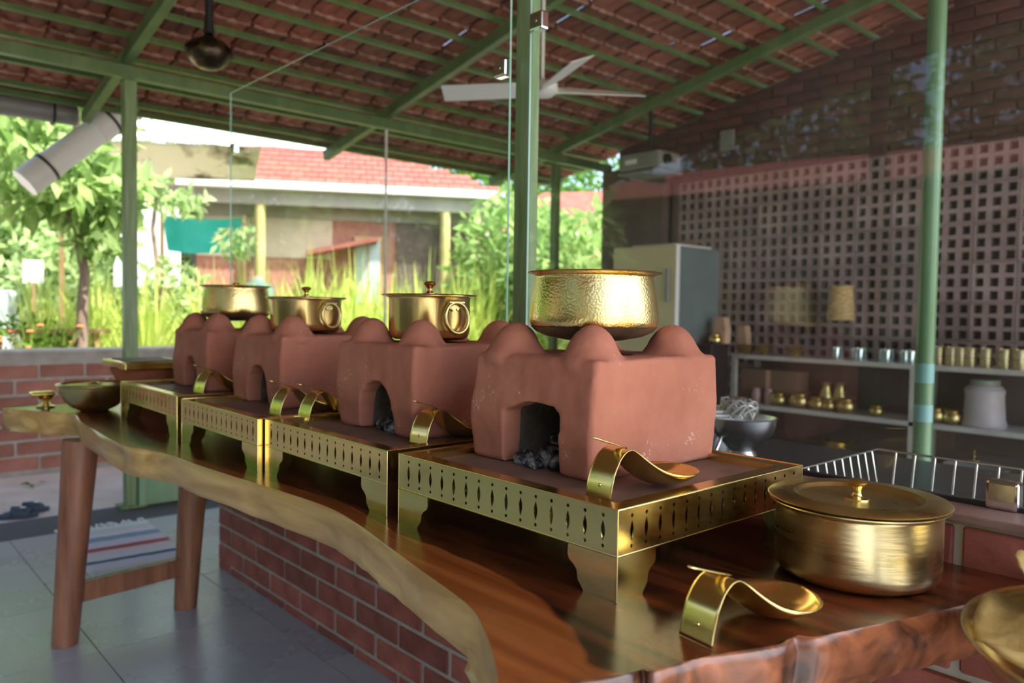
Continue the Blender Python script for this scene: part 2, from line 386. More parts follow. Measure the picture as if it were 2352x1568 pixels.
# rag rug stripes (woven colour, flat)
def rug_mat():
    m = bpy.data.materials.new('rag_rug'); m.use_nodes = True; nt = m.node_tree; L = nt.links.new; bs = nt.nodes['Principled BSDF']
    tc = N(nt, 'ShaderNodeTexCoord'); sp = N(nt, 'ShaderNodeSeparateXYZ'); L(tc.outputs['Object'], sp.inputs[0])
    mr = N(nt, 'ShaderNodeMapRange'); mr.inputs['From Min'].default_value = -0.45; mr.inputs['From Max'].default_value = 0.45; L(sp.outputs['Y'], mr.inputs['Value'])
    rp = N(nt, 'ShaderNodeValToRGB'); cr = rp.color_ramp; cr.interpolation = 'CONSTANT'
    st = [(0, (.45, .55, .52)), (.08, (.72, .55, .45)), (.12, (.62, .62, .70)), (.22, (.08, .11, .16)), (.27, (.68, .66, .70)), (.36, (.74, .60, .62)), (.45, (.42, .09, .10)),
          (.53, (.70, .60, .66)), (.60, (.60, .62, .72)), (.66, (.26, .34, .44)), (.76, (.70, .70, .74)), (.82, (.74, .60, .56)), (.88, (.55, .64, .62)), (.94, (.75, .74, .72))]
    while len(cr.elements) < len(st): cr.elements.new(0.5)
    for el, (p, c) in zip(cr.elements, st): el.position = p; el.color = rgba(c)
    L(mr.outputs[0], rp.inputs[0]); L(rp.outputs[0], bs.inputs['Base Color']); bs.inputs['Roughness'].default_value = 0.95
    no = N(nt, 'ShaderNodeTexNoise'); no.inputs['Scale'].default_value = 90; bp = N(nt, 'ShaderNodeBump'); bp.inputs['Strength'].default_value = 0.5
    L(tc.outputs['Object'], no.inputs['Vector']); L(no.outputs['Fac'], bp.inputs['Height']); L(bp.outputs[0], bs.inputs['Normal'])
    return m
M['rug'] = rug_mat()

# ================================================================== STRUCTURE
TZ = 0.86          # counter top height
# ---- floor with stone tiles
o = MB().box(-3.4, 6.6, -4.2, 5.36, -0.06, -0.004).build('floor', M['grout']); floor = tag(o, 'grey polished stone floor of the open kitchen pavilion', kind='structure')
tm = MB().box(0.002, 0.598, 0.002, 0.598, -0.02, 0).mesh('floor_tile', M['floor_tile'])
for i in range(-5, 3):
    for j in range(-4, 5):
        x0, y0 = 1.371 + 0.6 * i, 2.522 + 0.6 * j
        if y0 + 0.6 > 5.36 or x0 < -1.9: continue
        inst('stone_tile', tm, floor, (x0, y0, 0))
mf = MB()
for i in range(3, 9):
    for j in range(-11, 5):
        x0, y0 = 1.371 + 0.6 * i, 2.522 + 0.6 * j
        if x0 + .6 < 6.6 and y0 + 0.6 < 5.36 and y0 > -4.2: mf.box(x0 + .002, x0 + .598, y0 + .002, y0 + .598, -0.02, 0)
for i in range(-7, 3):
    for j in range(-11, 5):
        x0, y0 = 1.371 + 0.6 * i, 2.522 + 0.6 * j
        if (j >= -4 and x0 >= -1.9) or y0 < -4.2 or x0 < -3.4 or y0 + .6 > 5.36: continue
        mf.box(x0 + .002, x0 + .598, y0 + .002, y0 + .598, -0.02, 0)
tag(mf.build('stone_tiles', M['floor_tile'], floor), kind='stuff')
# ---- ground outside
gm = MB(); n = 60
xs = np.linspace(-40, 45, n); ys = np.linspace(-35, 60, n)
gm.add([(x, y, -0.03) for y in ys for x in xs], [(j * n + i, j * n + i + 1, (j + 1) * n + i + 1, (j + 1) * n + i) for j in range(n - 1) for i in range(n - 1)])
tag(gm.build('ground', M['sand']), 'pale sandy ground outside the pavilion', kind='structure')

tag(MB().box(-40, -3.45, -35, 60, -0.06, -0.012).build('ground_lawn_dimmer', M['lawn']), 'dark lawn added out of view to cut bounced light into the pavilion', kind='structure')  # added unseen to cut sunlit bounce onto the stoves
# ---- brick counter wall
def brick_mesh(name, lx, ly, lz, mat, seed, bev=0.004):
    r = random.Random(seed); bm = bmesh.new(); bmesh.ops.create_cube(bm, size=1)
    for v in bm.verts:
        v.co.x *= lx; v.co.y *= ly; v.co.z *= lz
        v.co += Vector((r.uniform(-1, 1), r.uniform(-1, 1), r.uniform(-1, 1))) * 0.0018
    bmesh.ops.bevel(bm, geom=list(bm.edges), offset=bev, segments=1, affect='EDGES')
    me = bpy.data.meshes.new(name); bm.to_mesh(me); bm.free(); me.materials.append(mat); return me
WX = 1.475
wc = MB().box(WX + 0.006, 1.588, -1.2, 3.79, -0.02, 0.935).build('wall_counter', M['mortar'])
tag(wc, 'low red brick wall with grey mortar carrying the wooden counter', kind='structure')
BL, BP, CH = 0.273, 0.289, 0.09
bms = [brick_mesh('brick', 0.05, BL, 0.077, M['brick'], s) for s in range(4)]
hms = [brick_mesh('brick', 0.05, BL / 2 - .005, 0.077, M['brick'], s + 9) for s in range(2)]
low = brick_mesh('brick', 0.05, BL, 0.03, M['brick'], 31, 0.003)
for k in range(-1, 10):
    z0 = 0.034 + CH * k + 0.005
    off = 3.07 + (0 if k % 2 else BP / 2)
    ys = [off + BP * j - BP / 2 for j in range(-15, 5)]
    for yc in ys:
        if yc - BL / 2 < -0.7: continue
        if yc + BL / 2 > 3.80:
            yh = yc - BL / 4 - .002
            if yh + BL / 4 > 3.80: continue
            inst('brick', random.choice(hms), wc, (WX + 0.0255, yh, z0 + 0.04) if k >= 0 else (WX + .0255, yh, .0), (0, 0, random.choice((0, PI))))
            continue
        if k == -1: inst('brick', low, wc, (WX + 0.0255, yc, 0.0145))
        else: inst('brick', random.choice(bms), wc, (WX + 0.0255 + random.uniform(-.001, .001), yc, z0 + 0.04), (0, 0, random.choice((0, PI))))
MB().box(WX - 0.012, 1.590, -1.2, 3.80, 0.936, 0.952).build('coping', M['coping'], wc, bevel=0.003)

# ---- garden wall beyond the floor edge
GY = 6.88
wg = MB().box(-3.0, 5.2, GY + 0.008, GY + 0.25, -0.05, 0.90).build('wall_garden', M['mortar_pale']); tag(wg, 'low garden wall of weathered red bricks', kind='structure')
gb = [brick_mesh('brick', 0.305, 0.06, 0.098, M['brick_garden'], s + 50, 0.006) for s in range(4)]
for k in range(7):
    z0 = 0.06 + 0.118 * k
    for j in range(-4, 16):
        xc = 0.16 + 0.322 * j + (0.161 if k % 2 else 0)
        if -0.5 < xc < 4.9: inst('brick', random.choice(gb), wg, (xc, GY + 0.03, z0 + random.uniform(-.003, .003)), (0, 0, random.uniform(-.01, .01)))
MB().box(-3.0, 5.2, GY - 0.01, GY + 0.28, 0.90, 0.935).build('wall_cap', M['mortar_pale'], wg, bevel=0.008)

# ---- perforated block wall (back of the kitchen)
JX = 6.1
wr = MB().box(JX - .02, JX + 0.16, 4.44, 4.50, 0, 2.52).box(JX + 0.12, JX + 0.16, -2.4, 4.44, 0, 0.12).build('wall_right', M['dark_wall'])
tag(wr, 'wall of perforated terracotta blocks behind the kitchen shelves', kind='structure')
def jaali_mesh(S=0.277, nh=3, t=0.09):
    m = MB(); p = S / nh; h = p * 0.325
    xs = [0.0]
    for k in range(nh): xs += [k * p + p / 2 - h, k * p + p / 2 + h]
    xs.append(S); q = len(xs)
    for side, x in ((0, 0.0), (1, t)):
        b = len(m.v)
        m.v.extend([(x, a, c) for c in xs for a in xs])
        for j in range(q - 1):
            for i in range(q - 1):
                if i % 2 == 1 and j % 2 == 1: continue
                f = (b + j * q + i, b + j * q + i + 1, b + (j + 1) * q + i + 1, b + (j + 1) * q + i)
                m.f.append(f if side else f[::-1])
    B = q * q
    for j in range(1, q - 1, 2):
        for i in range(1, q - 1, 2):
            c = [j * q + i, j * q + i + 1, (j + 1) * q + i + 1, (j + 1) * q + i]
            for a in range(4): m.f.append((c[a], c[(a + 1) % 4], c[(a + 1) % 4] + B, c[a] + B))
    m.f.append((0, q - 1, q - 1 + B, B)); m.f.append(((q - 1) * q, (q - 1) * q + q - 1, (q - 1) * q + q - 1 + B, (q - 1) * q + B))
    return m.mesh('jaali_block', M['jaali'], fix=False)
jm = jaali_mesh()
for i in range(16):
    for k in range(9):
        inst('jaali_block', jm, wr, (JX + random.uniform(-.004, .004), 4.44 - 0.28 * (i + 1), 0.0 + 0.28 * k + .0015))
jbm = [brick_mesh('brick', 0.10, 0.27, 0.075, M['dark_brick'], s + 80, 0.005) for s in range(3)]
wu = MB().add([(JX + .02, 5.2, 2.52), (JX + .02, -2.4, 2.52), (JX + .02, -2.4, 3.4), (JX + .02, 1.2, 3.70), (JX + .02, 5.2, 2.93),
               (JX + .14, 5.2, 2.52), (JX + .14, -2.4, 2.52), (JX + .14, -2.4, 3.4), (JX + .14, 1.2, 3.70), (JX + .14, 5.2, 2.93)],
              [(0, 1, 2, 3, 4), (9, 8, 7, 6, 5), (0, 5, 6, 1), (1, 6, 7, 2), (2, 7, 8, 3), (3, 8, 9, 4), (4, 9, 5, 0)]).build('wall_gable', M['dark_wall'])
tag(wu, 'dark brick gable wall above the perforated blocks', kind='structure')
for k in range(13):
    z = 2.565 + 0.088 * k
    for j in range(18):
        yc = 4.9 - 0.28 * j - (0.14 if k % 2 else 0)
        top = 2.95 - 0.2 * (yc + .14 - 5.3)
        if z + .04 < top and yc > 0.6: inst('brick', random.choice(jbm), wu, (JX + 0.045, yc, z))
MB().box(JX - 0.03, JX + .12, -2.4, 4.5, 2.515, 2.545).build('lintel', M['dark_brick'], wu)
wcn = MB().box(6.0, 6.35, 4.55, 5.32, 0, 2.72).build('wall_corner', M['dark_wall'], bevel=.01); tag(wcn, 'dark corner column beside the fridge', kind='structure')

# ---- roof: tiles, purlins, rafters, beam
SL = 0.20
def rz(y): return 2.92 - SL * (y - 5.3)
SA = math.atan(SL)
ceil_o = empty('ceiling', (0, 0, 0)); tag(ceil_o, 'underside of the sloping clay tile roof on green steel purlins', kind='structure')
XR0, XR1, RIDGE = -3.9, 6.25, 1.1
for y in [5.80, 5.48] + [5.17 - 0.313 * k for k in range(13)]:
    m = MB().box(XR0, XR1, -0.014, 0.014, -0.016, 0.016)
    m.build('purlin', M['green'], ceil_o, loc=(0, y, rz(y)), rot=(-SA, 0, 0))
for y in [6.12, 6.27]:
    MB().box(XR0, XR1, -0.012, 0.012, -0.02, 0.02).build('purlin', M['green'], ceil_o, loc=(0, y, rz(y)), rot=(-SA, 0, 0))
for xr in (-2.4, -0.45, 1.48, 3.40, 5.32):
    MB().bar((xr, 6.28, rz(6.28) - 0.085), (xr, RIDGE, rz(RIDGE) - 0.085), 0.058, 0.085).build('rafter', M['green'], ceil_o, bevel=.006)
    MB().bar((xr, RIDGE, rz(RIDGE) - 0.085), (xr, -1.75, rz(RIDGE) - 0.085 - 2.85 * SL), 0.058, 0.085).build('rafter', M['green'], ceil_o, bevel=.006)
MB().box(XR0, 6.1, 5.27, 5.335, 2.715, 2.795).build('beam', M['green'], ceil_o, bevel=.008)
MB().box(XR0, 6.1, RIDGE - .05, RIDGE + .05, rz(RIDGE) - 0.23, rz(RIDGE) - 0.13).build('beam', M['green'], ceil_o, bevel=.008)
# tile: shallow double trough, lip at the lower end
def tile_parts():
    prof = [(-.128, .012), (-.118, .020), (-.100, .018), (-.075, .002), (-.045, 0), (-.015, .004), (0, .016), (.015, .004), (.045, 0), (.075, .002), (.100, .018), (.118, .032), (.134, .030)]
    Lt = 0.375; n = len(prof); vs = []
    for y in (-Lt / 2, Lt / 2):
        for x, z in prof: vs.append((x, y, z))
        for x, z in prof: vs.append((x, y, z + .014))
    f = []
    for i in range(n - 1):
        f += [(i, 2 * n + i, 2 * n + i + 1, i + 1), (n + i, n + i + 1, 3 * n + i + 1, 3 * n + i), (i, i + 1, n + i + 1, n + i), (2 * n + i, 3 * n + i, 3 * n + i + 1, 2 * n + i + 1)]
    # nib / drip lip near the lower end hanging down
    lip = MB()
    for cx, a_, b_ in ((-.078, .036, -.010), (-.01, .030, -.015), (.062, .044, -.011)): lip.box(cx - a_, cx + a_, .130, .144, b_, .006)
    b = len(vs); vs += lip.v; k0 = len(f); f += [tuple(i + b for i in q) for q in lip.f]
    return vs, f, k0
tv, tf, k0 = tile_parts()
tme = bpy.data.meshes.new('roof_tile'); tme.from_pydata(tv, [], tf); tme.materials.append(M['tile_roof']); tme.materials.append(M['tile_lip'])
for i, p in enumerate(tme.polygons): p.material_index = 1 if i >= k0 else 0
rows = [6.21 - 0.313 * k for k in range(17)]
rest = MB(); cnt = 0
tilt = SA - 0.035
def add_rest(x, y, z, ry):
    c, s = math.cos(ry), math.sin(ry)
    rest.add([(x + a, y + b * c - d * s, z + b * s + d * c) for a, b, d in tv[:52]], tf[:k0])
for y in rows:
    for j in range(41):
        x = XR0 + 0.1 + 0.25 * j
        z = rz(y) + 0.030 + random.uniform(-.004, .004)
        if y > 2.3 and x > 0.35 and cnt < 300:
            inst('roof_tile', tme, ceil_o, (x, y, z), (-tilt + random.uniform(-.012, .012), random.uniform(-.012, .012), random.uniform(-.012, .012))); cnt += 1
        else: add_rest(x, y, z, -tilt)
for k in range(9):
    y = RIDGE - 0.12 - 0.313 * k
    for j in range(41): add_rest(XR0 + 0.1 + 0.25 * j, y, rz(RIDGE) - SL * (RIDGE - y) + 0.03, tilt)
me = rest.mesh('roof_tiles', M['tile_roof'], fix=False)
tag(inst('roof_tiles', me, ceil_o), kind='stuff')
MB().bar((XR0, RIDGE, rz(RIDGE) + .07), (XR1, RIDGE, rz(RIDGE) + .07), .3, .03).build('ridge_cap', M['tile_roof'], ceil_o)

# ---- posts
def post(name, x, y, w, d, z1, label, mat=None, z0=0.0, base=True):
    p = empty(name, (x, y, z0)); tag(p, label, 'post')
    MB().box(-w / 2, w / 2, -d / 2, d / 2, 0, z1 - z0).build('shaft', mat or M['green'], p, bevel=.004)
    if base: MB().box(-w, w, -d, d, 0, .012).build('base_plate', mat or M['green'], p)
    return p
post('steel_post', 1.50, 5.31, 0.075, 0.075, 2.70, 'green steel post at the far left eave corner beside the garden wall', M['green_post'])
post('steel_post', 1.612, 1.736, 0.034, 0.072, rz(1.715) - 0.14, 'tall green steel post behind the glass partition in the middle', M['green_post'], base=False)
post('steel_post', 5.31, 5.30, 0.07, 0.07, 2.70, 'slim green post at the far eave beside the corner column')
post('conduit_post', 3.40, 5.30, 0.018, 0.018, 2.715, 'thin pale conduit post under the far eave beam', M['pvc'], base=False)
for (x, y) in ((-2.4, 5.3), (-2.4, 2.35), (-2.4, -0.6)):
    post('steel_post', x, y, 0.09, 0.09, (rz(y) if y > RIDGE else rz(RIDGE) - SL * (RIDGE - y)) - .135, {5.3: 'green steel post at the open side near the garden', 2.35: 'green steel post midway along the open side', -0.6: 'green steel post of the open side nearest the viewer'}[y])
rp_ = empty('round_post', (3.40, 1.23, 0)); tag(rp_, 'round pale green pipe post standing in the kitchen', 'post')
MB().tube([(0, 0, 0), (0, 0, rz(1.23) - .14)], 0.036, 20).build('shaft', M['green_pole'], rp_, smooth=True)
MB().lathe([(0.036, 0), (0.08, 0), (0.08, .012), (.036, .012)], 20).build('base_plate', M['green_pole'], rp_)
MB().tube([(0, 0, 2.72), (0, 0, 2.745)], 0.0375, 20).build('weld_collar', M['green_pole'], rp_, smooth=True)
MB().bar((0.0, -0.02, 3.05), (0.0, -0.45, 3.47), 0.05, 0.05).build('brace', M['green'], rp_)
MB().tube([(0, 0, 1.02), (0, 0, 1.10)], 0.0368, 20).build('blue_sticker', pm('blue_sticker', (0.17, 0.36, 0.34), None, rough=.4), rp_, smooth=True)
MB().tube([(0, 0, .86), (0, 0, .93)], 0.0368, 20).build('blue_sticker', pm('blue_sticker_low', (0.19, 0.38, 0.37), None, rough=.4), rp_, smooth=True)
gk = empty('kick_panel', (1.54, 5.27, 0)); tag(gk, 'low green sheet metal kick panel at the floor edge beside the left post', 'panel')
MB().box(0, 0.75, 0, 0.03, 0.0, 0.20).build('sheet', M['green_pale'], gk, bevel=.003)
MB().box(-.01, 0.03, -.03, 0.0, 0.0, 0.26).build('upright', M['green_pale'], gk, bevel=.003)

# ---- glass partition
GX = 1.56
def glass_panel(y0, y1, z0, z1, label, clips):
    g = empty('glass_panel', (GX, y0, z0)); tag(g, label, 'glass panel')
    h, L_ = z1 - z0, y1 - y0
    MB().add([(0, 0, 0), (0, L_, 0), (0, L_, h), (0, 0, h)], [(0, 1, 2, 3)]).build('pane', M['glass'], g)
    e = MB()
    e.box(-.0035, .0035, -.0012, 0, 0, h); e.build('edge_vertical', M['glass_edge'], g)
    MB().box(-.0035, .0035, L_, L_ + .0012, 0, h).build('edge_vertical', M['glass_edge'], g)
    MB().box(-.003, .003, 0, L_, h, h + .0008).build('edge_top', M['glass_edge'], g)
    MB().box(-.007, .007, 0, L_, -.003, 0.004).build('gasket', M['black'], g)
    for (cy, cz) in clips:
        c = MB().box(-.016, .016, cy - y0 - .026, cy - y0 + .026, cz - z0 - .026, cz - z0 + .026).build('clamp', M['chrome'], g, bevel=.006)
        MB().tube([(-.0165, cy - y0, cz - z0), (-.0175, cy - y0, cz - z0)], .006, 10).build('screw', M['steel'], c)
    return g
glass_panel(1.757, 3.85, 0.956, 2.352, 'long clear glass panel left of the middle green post', [(1.79, 2.02), (3.80, 2.07)])
glass_panel(-0.7, 1.668, 0.956, 2.352, 'clear glass panel right of the middle green post reflecting trees', [(1.635, 2.12), (0.425, 0.978)])

# ---- outside eave: gutter and rain pipe
gu = empty('eave_gutter', (-2.9, 6.42, 2.66)); tag(gu, 'dark grey round rain gutter hung along the tiled eave', 'gutter')
MB().tube([(0, 0, 0), (4.35, 0, 0.012)], 0.075, 20).build('pipe', M['pvc_grey'], gu, smooth=True)
for q in (2.9, 3.55, 4.2):
    MB().tube([(q + .081 * 0, .08 * math.cos(a), .08 * math.sin(a)) for a in np.linspace(0, 2 * PI, 20, endpoint=False)], .008, 6, closed=True).build('strap', M['black'], gu)
dp = empty('rain_pipe', (1.62, 6.40, 2.70)); tag(dp, 'thick white plastic rain pipe slanting down from the eave corner', 'pipe')
P0, P1 = Vector((0.22, 0, 0.12)), Vector((-0.50, -0.0, -0.56)); dv = (P1 - P0)
def on(t): return P0 + dv * t
MB().tube([on(0), on(.36)], 0.105, 24).build('upper_sleeve', M['pvc'], dp, smooth=True)
MB().tube([on(.34), on(.80)], 0.098, 24).build('pipe', M['white'], dp, smooth=True)
MB().tube([on(.78), on(1.0)], 0.106, 24).build('lower_sleeve', M['pvc'], dp, smooth=True)
for t in (.22, .80): MB().tube([on(t), on(t + .022)], 0.111, 24).build('strap', M['black'], dp, smooth=True)

# ================================================================== COUNTER SLAB
front = [(0.575, 3.79), (0.610, 3.68), (0.68, 3.55), (0.755, 3.41), (0.722, 3.15), (0.712, 2.90), (0.700, 2.66), (0.705, 2.52), (0.752, 2.37), (0.768, 2.14), (0.790, 1.88), (0.812, 1.66), (0.820, 1.48),
         (0.800, 1.33), (0.775, 1.21), (0.740, 1.04), (0.705, 0.872), (0.668, 0.79), (0.625, 0.72), (0.585, 0.665), (0.555, 0.63)]
near = [(0.578, 0.618), (0.64, 0.613), (0.705, 0.582), (0.722, 0.579), (0.748, 0.590), (0.738, 0.566), (0.78, 0.556), (0.837, 0.541), (0.92, 0.507), (0.945, 0.503), (0.972, 0.507), (0.985, 0.489), (1.0, 0.480), (1.06, 0.460), (1.125, 0.438), (1.207, 0.413), (1.33, 0.38), (1.474, 0.345)]
def catmull(P, n=5):
    P = [Vector((a, b, 0)) for a, b in P]; out = []
    for i in range(len(P) - 1):
        a, b, c, d = P[max(i - 1, 0)], P[i], P[i + 1], P[min(i + 2, len(P) - 1)]
        for k in range(n):
            t = k / n
            out.append(0.5 * ((2 * b) + (c - a) * t + (2 * a - 5 * b + 4 * c - d) * t * t + (3 * b - a - 3 * c + d) * t ** 3))
    out.append(P[-1]); return out
fr, ne = catmull(front, 6), catmull(near, 4)
ring = fr + ne[1:] + [Vector((1.474, 3.79, 0))]
nF = len(fr); nR = len(ring)
TH = 0.088
slab = empty('live_edge_counter', (0.7, 2.0, 0)); tag(slab, 'long varnished live edge wooden counter with dark heartwood and pale edge', 'counter')
off = Vector((0.7, 2.0, 0))
# outward normals in plane
def nrm(i):
    a, b = ring[i - 1], ring[(i + 1) % nR]; d = (b - a).normalized(); return Vector((d.y, -d.x, 0))
cen = Vector((1.1, 2, 0))
layers = [(0.0, 0.006), (-0.003, 0.009), (-0.020, 0.011), (-0.042, 0.010), (-0.064, 0.008), (-0.082, 0.004), (-0.089, -0.004)]
V = []; bmS = bmesh.new()
from mathutils import noise as mnoise
rows_v = []
for li, (dz, dout) in enumerate(layers):
    row = []
    for i, p in enumerate(ring):
        nn = nrm(i)
        if nn.dot(Vector((0, 0, 0)) + (p - cen)) < 0: nn = -nn
        live = i < nF + len(ne) - 2 and i > 0
        w = 0.0
        if live and li > 0:
            w = 0.010 * mnoise.noise(Vector((p.x * 5, p.y * 5, dz * 16))) * min(1, li / 2) + 0.004 * mnoise.noise(Vector((p.x * 25, p.y * 25, dz * 40)))
            w += dout - 0.006
            # twisted gouge where the edge was axed near the far legs
            g = math.exp(-((p.y - 2.62) / 0.10) ** 2) if i < nF else 0
            w -= g * 0.03 * math.sin(-dz / TH * PI)
        q = p + nn * w - off
        q.x = min(q.x, 1.474 - off.x)
        row.append(bmS.verts.new((q.x, q.y, TZ + dz)))
    rows_v.append(row)
side_faces = []
for a, b in zip(rows_v, rows_v[1:]):
    for i in range(nR):
        j = (i + 1) % nR
        f = bmS.faces.new((a[i], b[i], b[j], a[j])); f.smooth = True
        f.material_index = 0 if i < nF - 2 else 1
mb_e = bpy.data.meshes.new('live_edge'); bmS.to_mesh(mb_e); bmS.free()
bmT = bmesh.new(); bmT.from_mesh(mb_e); bmesh.ops.recalc_face_normals(bmT, faces=bmT.faces); bmT.to_mesh(mb_e); bmT.free()
mb_e.materials.append(M['slab_edge']); mb_e.materials.append(M['slab_end'])
inst('live_edge', mb_e, slab)
# top surface as fine strips so the sapwood band can follow the edge
fy = [p.y for p in fr][::-1]; fx = [p.x for p in fr][::-1]
ny = [p.x for p in ne]; nyv = [p.y for p in ne]
tp = bmesh.new()
outer = [tp.verts.new((p.x - off.x, p.y - off.y, TZ)) for p in ring]
inner_d = [0.015, 0.03, 0.05, 0.075, 0.10]
prev = outer; sap = {v: 1.0 for v in outer}
for di, d in enumerate(inner_d):
    cur = []
    for i, p in enumerate(ring):
        nn = nrm(i)
        if nn.dot(p - cen) < 0: nn = -nn
        q = p - nn * d
        if i >= nF: q = Vector((max(q.x, 0.60 + d), max(q.y, p.y), 0)) if i < nR - 1 else Vector((p.x - d, p.y - d, 0))
        q.x = min(q.x, 1.474 - d * .2); q.y = min(q.y, 3.79 - d * .2)
        v = tp.verts.new((q.x - off.x, q.y - off.y, TZ)); cur.append(v)
        sap[v] = 1.0 - (di + 1) * 0.2
    prev = cur
tp.free()
# simple robust top: scanlines along Y, columns blending from front edge to back edge
tp = bmesh.new(); lay = tp.verts.layers.float.new('sap')
ysamp = sorted(set([round(y, 4) for y in list(np.linspace(0.345, 0.70, 60)) + list(np.linspace(0.70, 3.79, 150))]))
def xfront(y):
    # leftmost x of the ring outline at this y
    best = None
    for i in range(nR):
        a, b = ring[i], ring[(i + 1) % nR]
        if (a.y - y) * (b.y - y) <= 0 and abs(a.y - b.y) > 1e-9:
            x = a.x + (b.x - a.x) * (y - a.y) / (b.y - a.y)
            if x < 1.46: best = x if best is None else min(best, x)
    return best if best is not None else 1.46
NC = 28; prev = None
for y in ysamp:
    xf = xfront(y); cur = []
    for k in range(NC + 1):
        t = (k / NC) ** 1.5; x = xf + (1.474 - xf) * t
        v = tp.verts.new((x - off.x, y - off.y, TZ)); cur.append(v)
        xe = float(np.interp(y, fy, fx)) if y > 0.63 else 0.555 + (0.63 - y) * 0.35
        dist = max(0.0, x - xe)
        band = 0.045 + 0.085 * max(0.0, min(1.0, (1.25 - y) / .45)) - 0.012 * max(0.0, min(1.0, (y - 1.6) / .4))
        v[lay] = 1.0 - dist / band * 0.5
    if prev:
        for k in range(NC): tp.faces.new((prev[k], prev[k + 1], cur[k + 1], cur[k]))
    prev = cur
mt = bpy.data.meshes.new('table_top'); tp.to_mesh(mt); tp.free(); mt.materials.append(M['slab_top'])
bmT = bmesh.new(); bmT.from_mesh(mt); bmesh.ops.recalc_face_normals(bmT, faces=bmT.faces)
if sum(f.normal.z for f in bmT.faces) < 0: bmesh.ops.reverse_faces(bmT, faces=bmT.faces)
bmT.to_mesh(mt); bmT.free()
inst('table_top', mt, slab)
mu = MB().prism([(p.x, p.y) for p in [Vector((a.x + .03, a.y, 0)) for a in fr[2:-3]]] + [(0.75, 0.66), (1.2, .47), (1.45, .40), (1.45, 3.74)], lambda u, v, w: (u - off.x, v - off.y, TZ - TH + .001 + w), .012)
mu.build('underside', M['slab_end'], slab)
# legs
def leg(x, y, lean):
    m = MB(); pts = [(x + lean[0] * t - off.x, y + lean[1] * t - off.y, 0.775 * t) for t in (0, .1, .3, .6, 1)]
    m.tube(pts, [0.046, 0.048, 0.051, 0.056, 0.064], 16)
    return m.build('leg', M['wood_leg'], slab, smooth=True)
leg(0.690, 3.28, (0.06, 0.0)); leg(1.165, 3.36, (0.04, -0.02))
MB().bar((0.70 - off.x, 3.29 - off.y, 0.185), (1.17 - off.x, 3.355 - off.y, 0.185), 0.05, 0.075).build('stretcher', M['wood_leg'], slab, bevel=.006)

# ================================================================== BRASS STANDS
PZ = 0.125   # plate height above counter
def holed_panel(L_, H, n, m0, m1):
    cu = bpy.data.curves.new('panel_curve', 'CURVE'); cu.dimensions = '2D'; cu.fill_mode = 'BOTH'; cu.extrude = 0.0009
    def poly(pts):
        sp = cu.splines.new('POLY'); sp.points.add(len(pts) - 1)
        for q, (a, b) in zip(sp.points, pts): q.co = (a, b, 0, 1)
        sp.use_cyclic_u = True
    poly([(0, 0), (L_, 0), (L_, H), (0, H)])
    for k in range(n):
        u = m0 + (L_ - m0 - m1) * k / (n - 1); v = H * 0.5; hh, hw = 0.0160, 0.0043
        pts = [(u + hw * math.cos(PI * t - PI / 2) * 1.0, v + hh * (2 * t - 1)) for t in np.linspace(0, 1, 7)]
        pts += [(u - hw * math.cos(PI * t - PI / 2), v - hh * (2 * t - 1)) for t in np.linspace(0, 1, 7)[1:-1]]
        poly(pts)
        for s in (-1, 1): poly([(u + .0031 * math.cos(a), v + s * 0.0232 + .0031 * math.sin(a)) for a in np.linspace(0, 2 * PI, 8, endpoint=False)])
    ob = bpy.data.objects.new('tmp', cu); COL.objects.link(ob)
    me = eval_mesh(ob, 'pierced_rim'); bpy.data.objects.remove(ob); bpy.data.curves.remove(cu)
    me.materials.clear(); me.materials.append(M['brass_sheet'])
    return me
SW = 0.549; RH = 0.0692; FH = 0.0690; RT = FH + RH
foot_poly = [(0, 0), (.100, 0), (.101, -.016), (.098, -.024), (.088, -.030), (.081, -.037), (.0795, -.046), (.0785, -.052), (.073, -.058), (.068, -.064), (.066, -.069), (0, -.069)]
foot_poly2 = [(u * .92, v) for u, v in foot_poly]
side_me = holed_panel(SW, RH, 15, 0.032, 0.032)
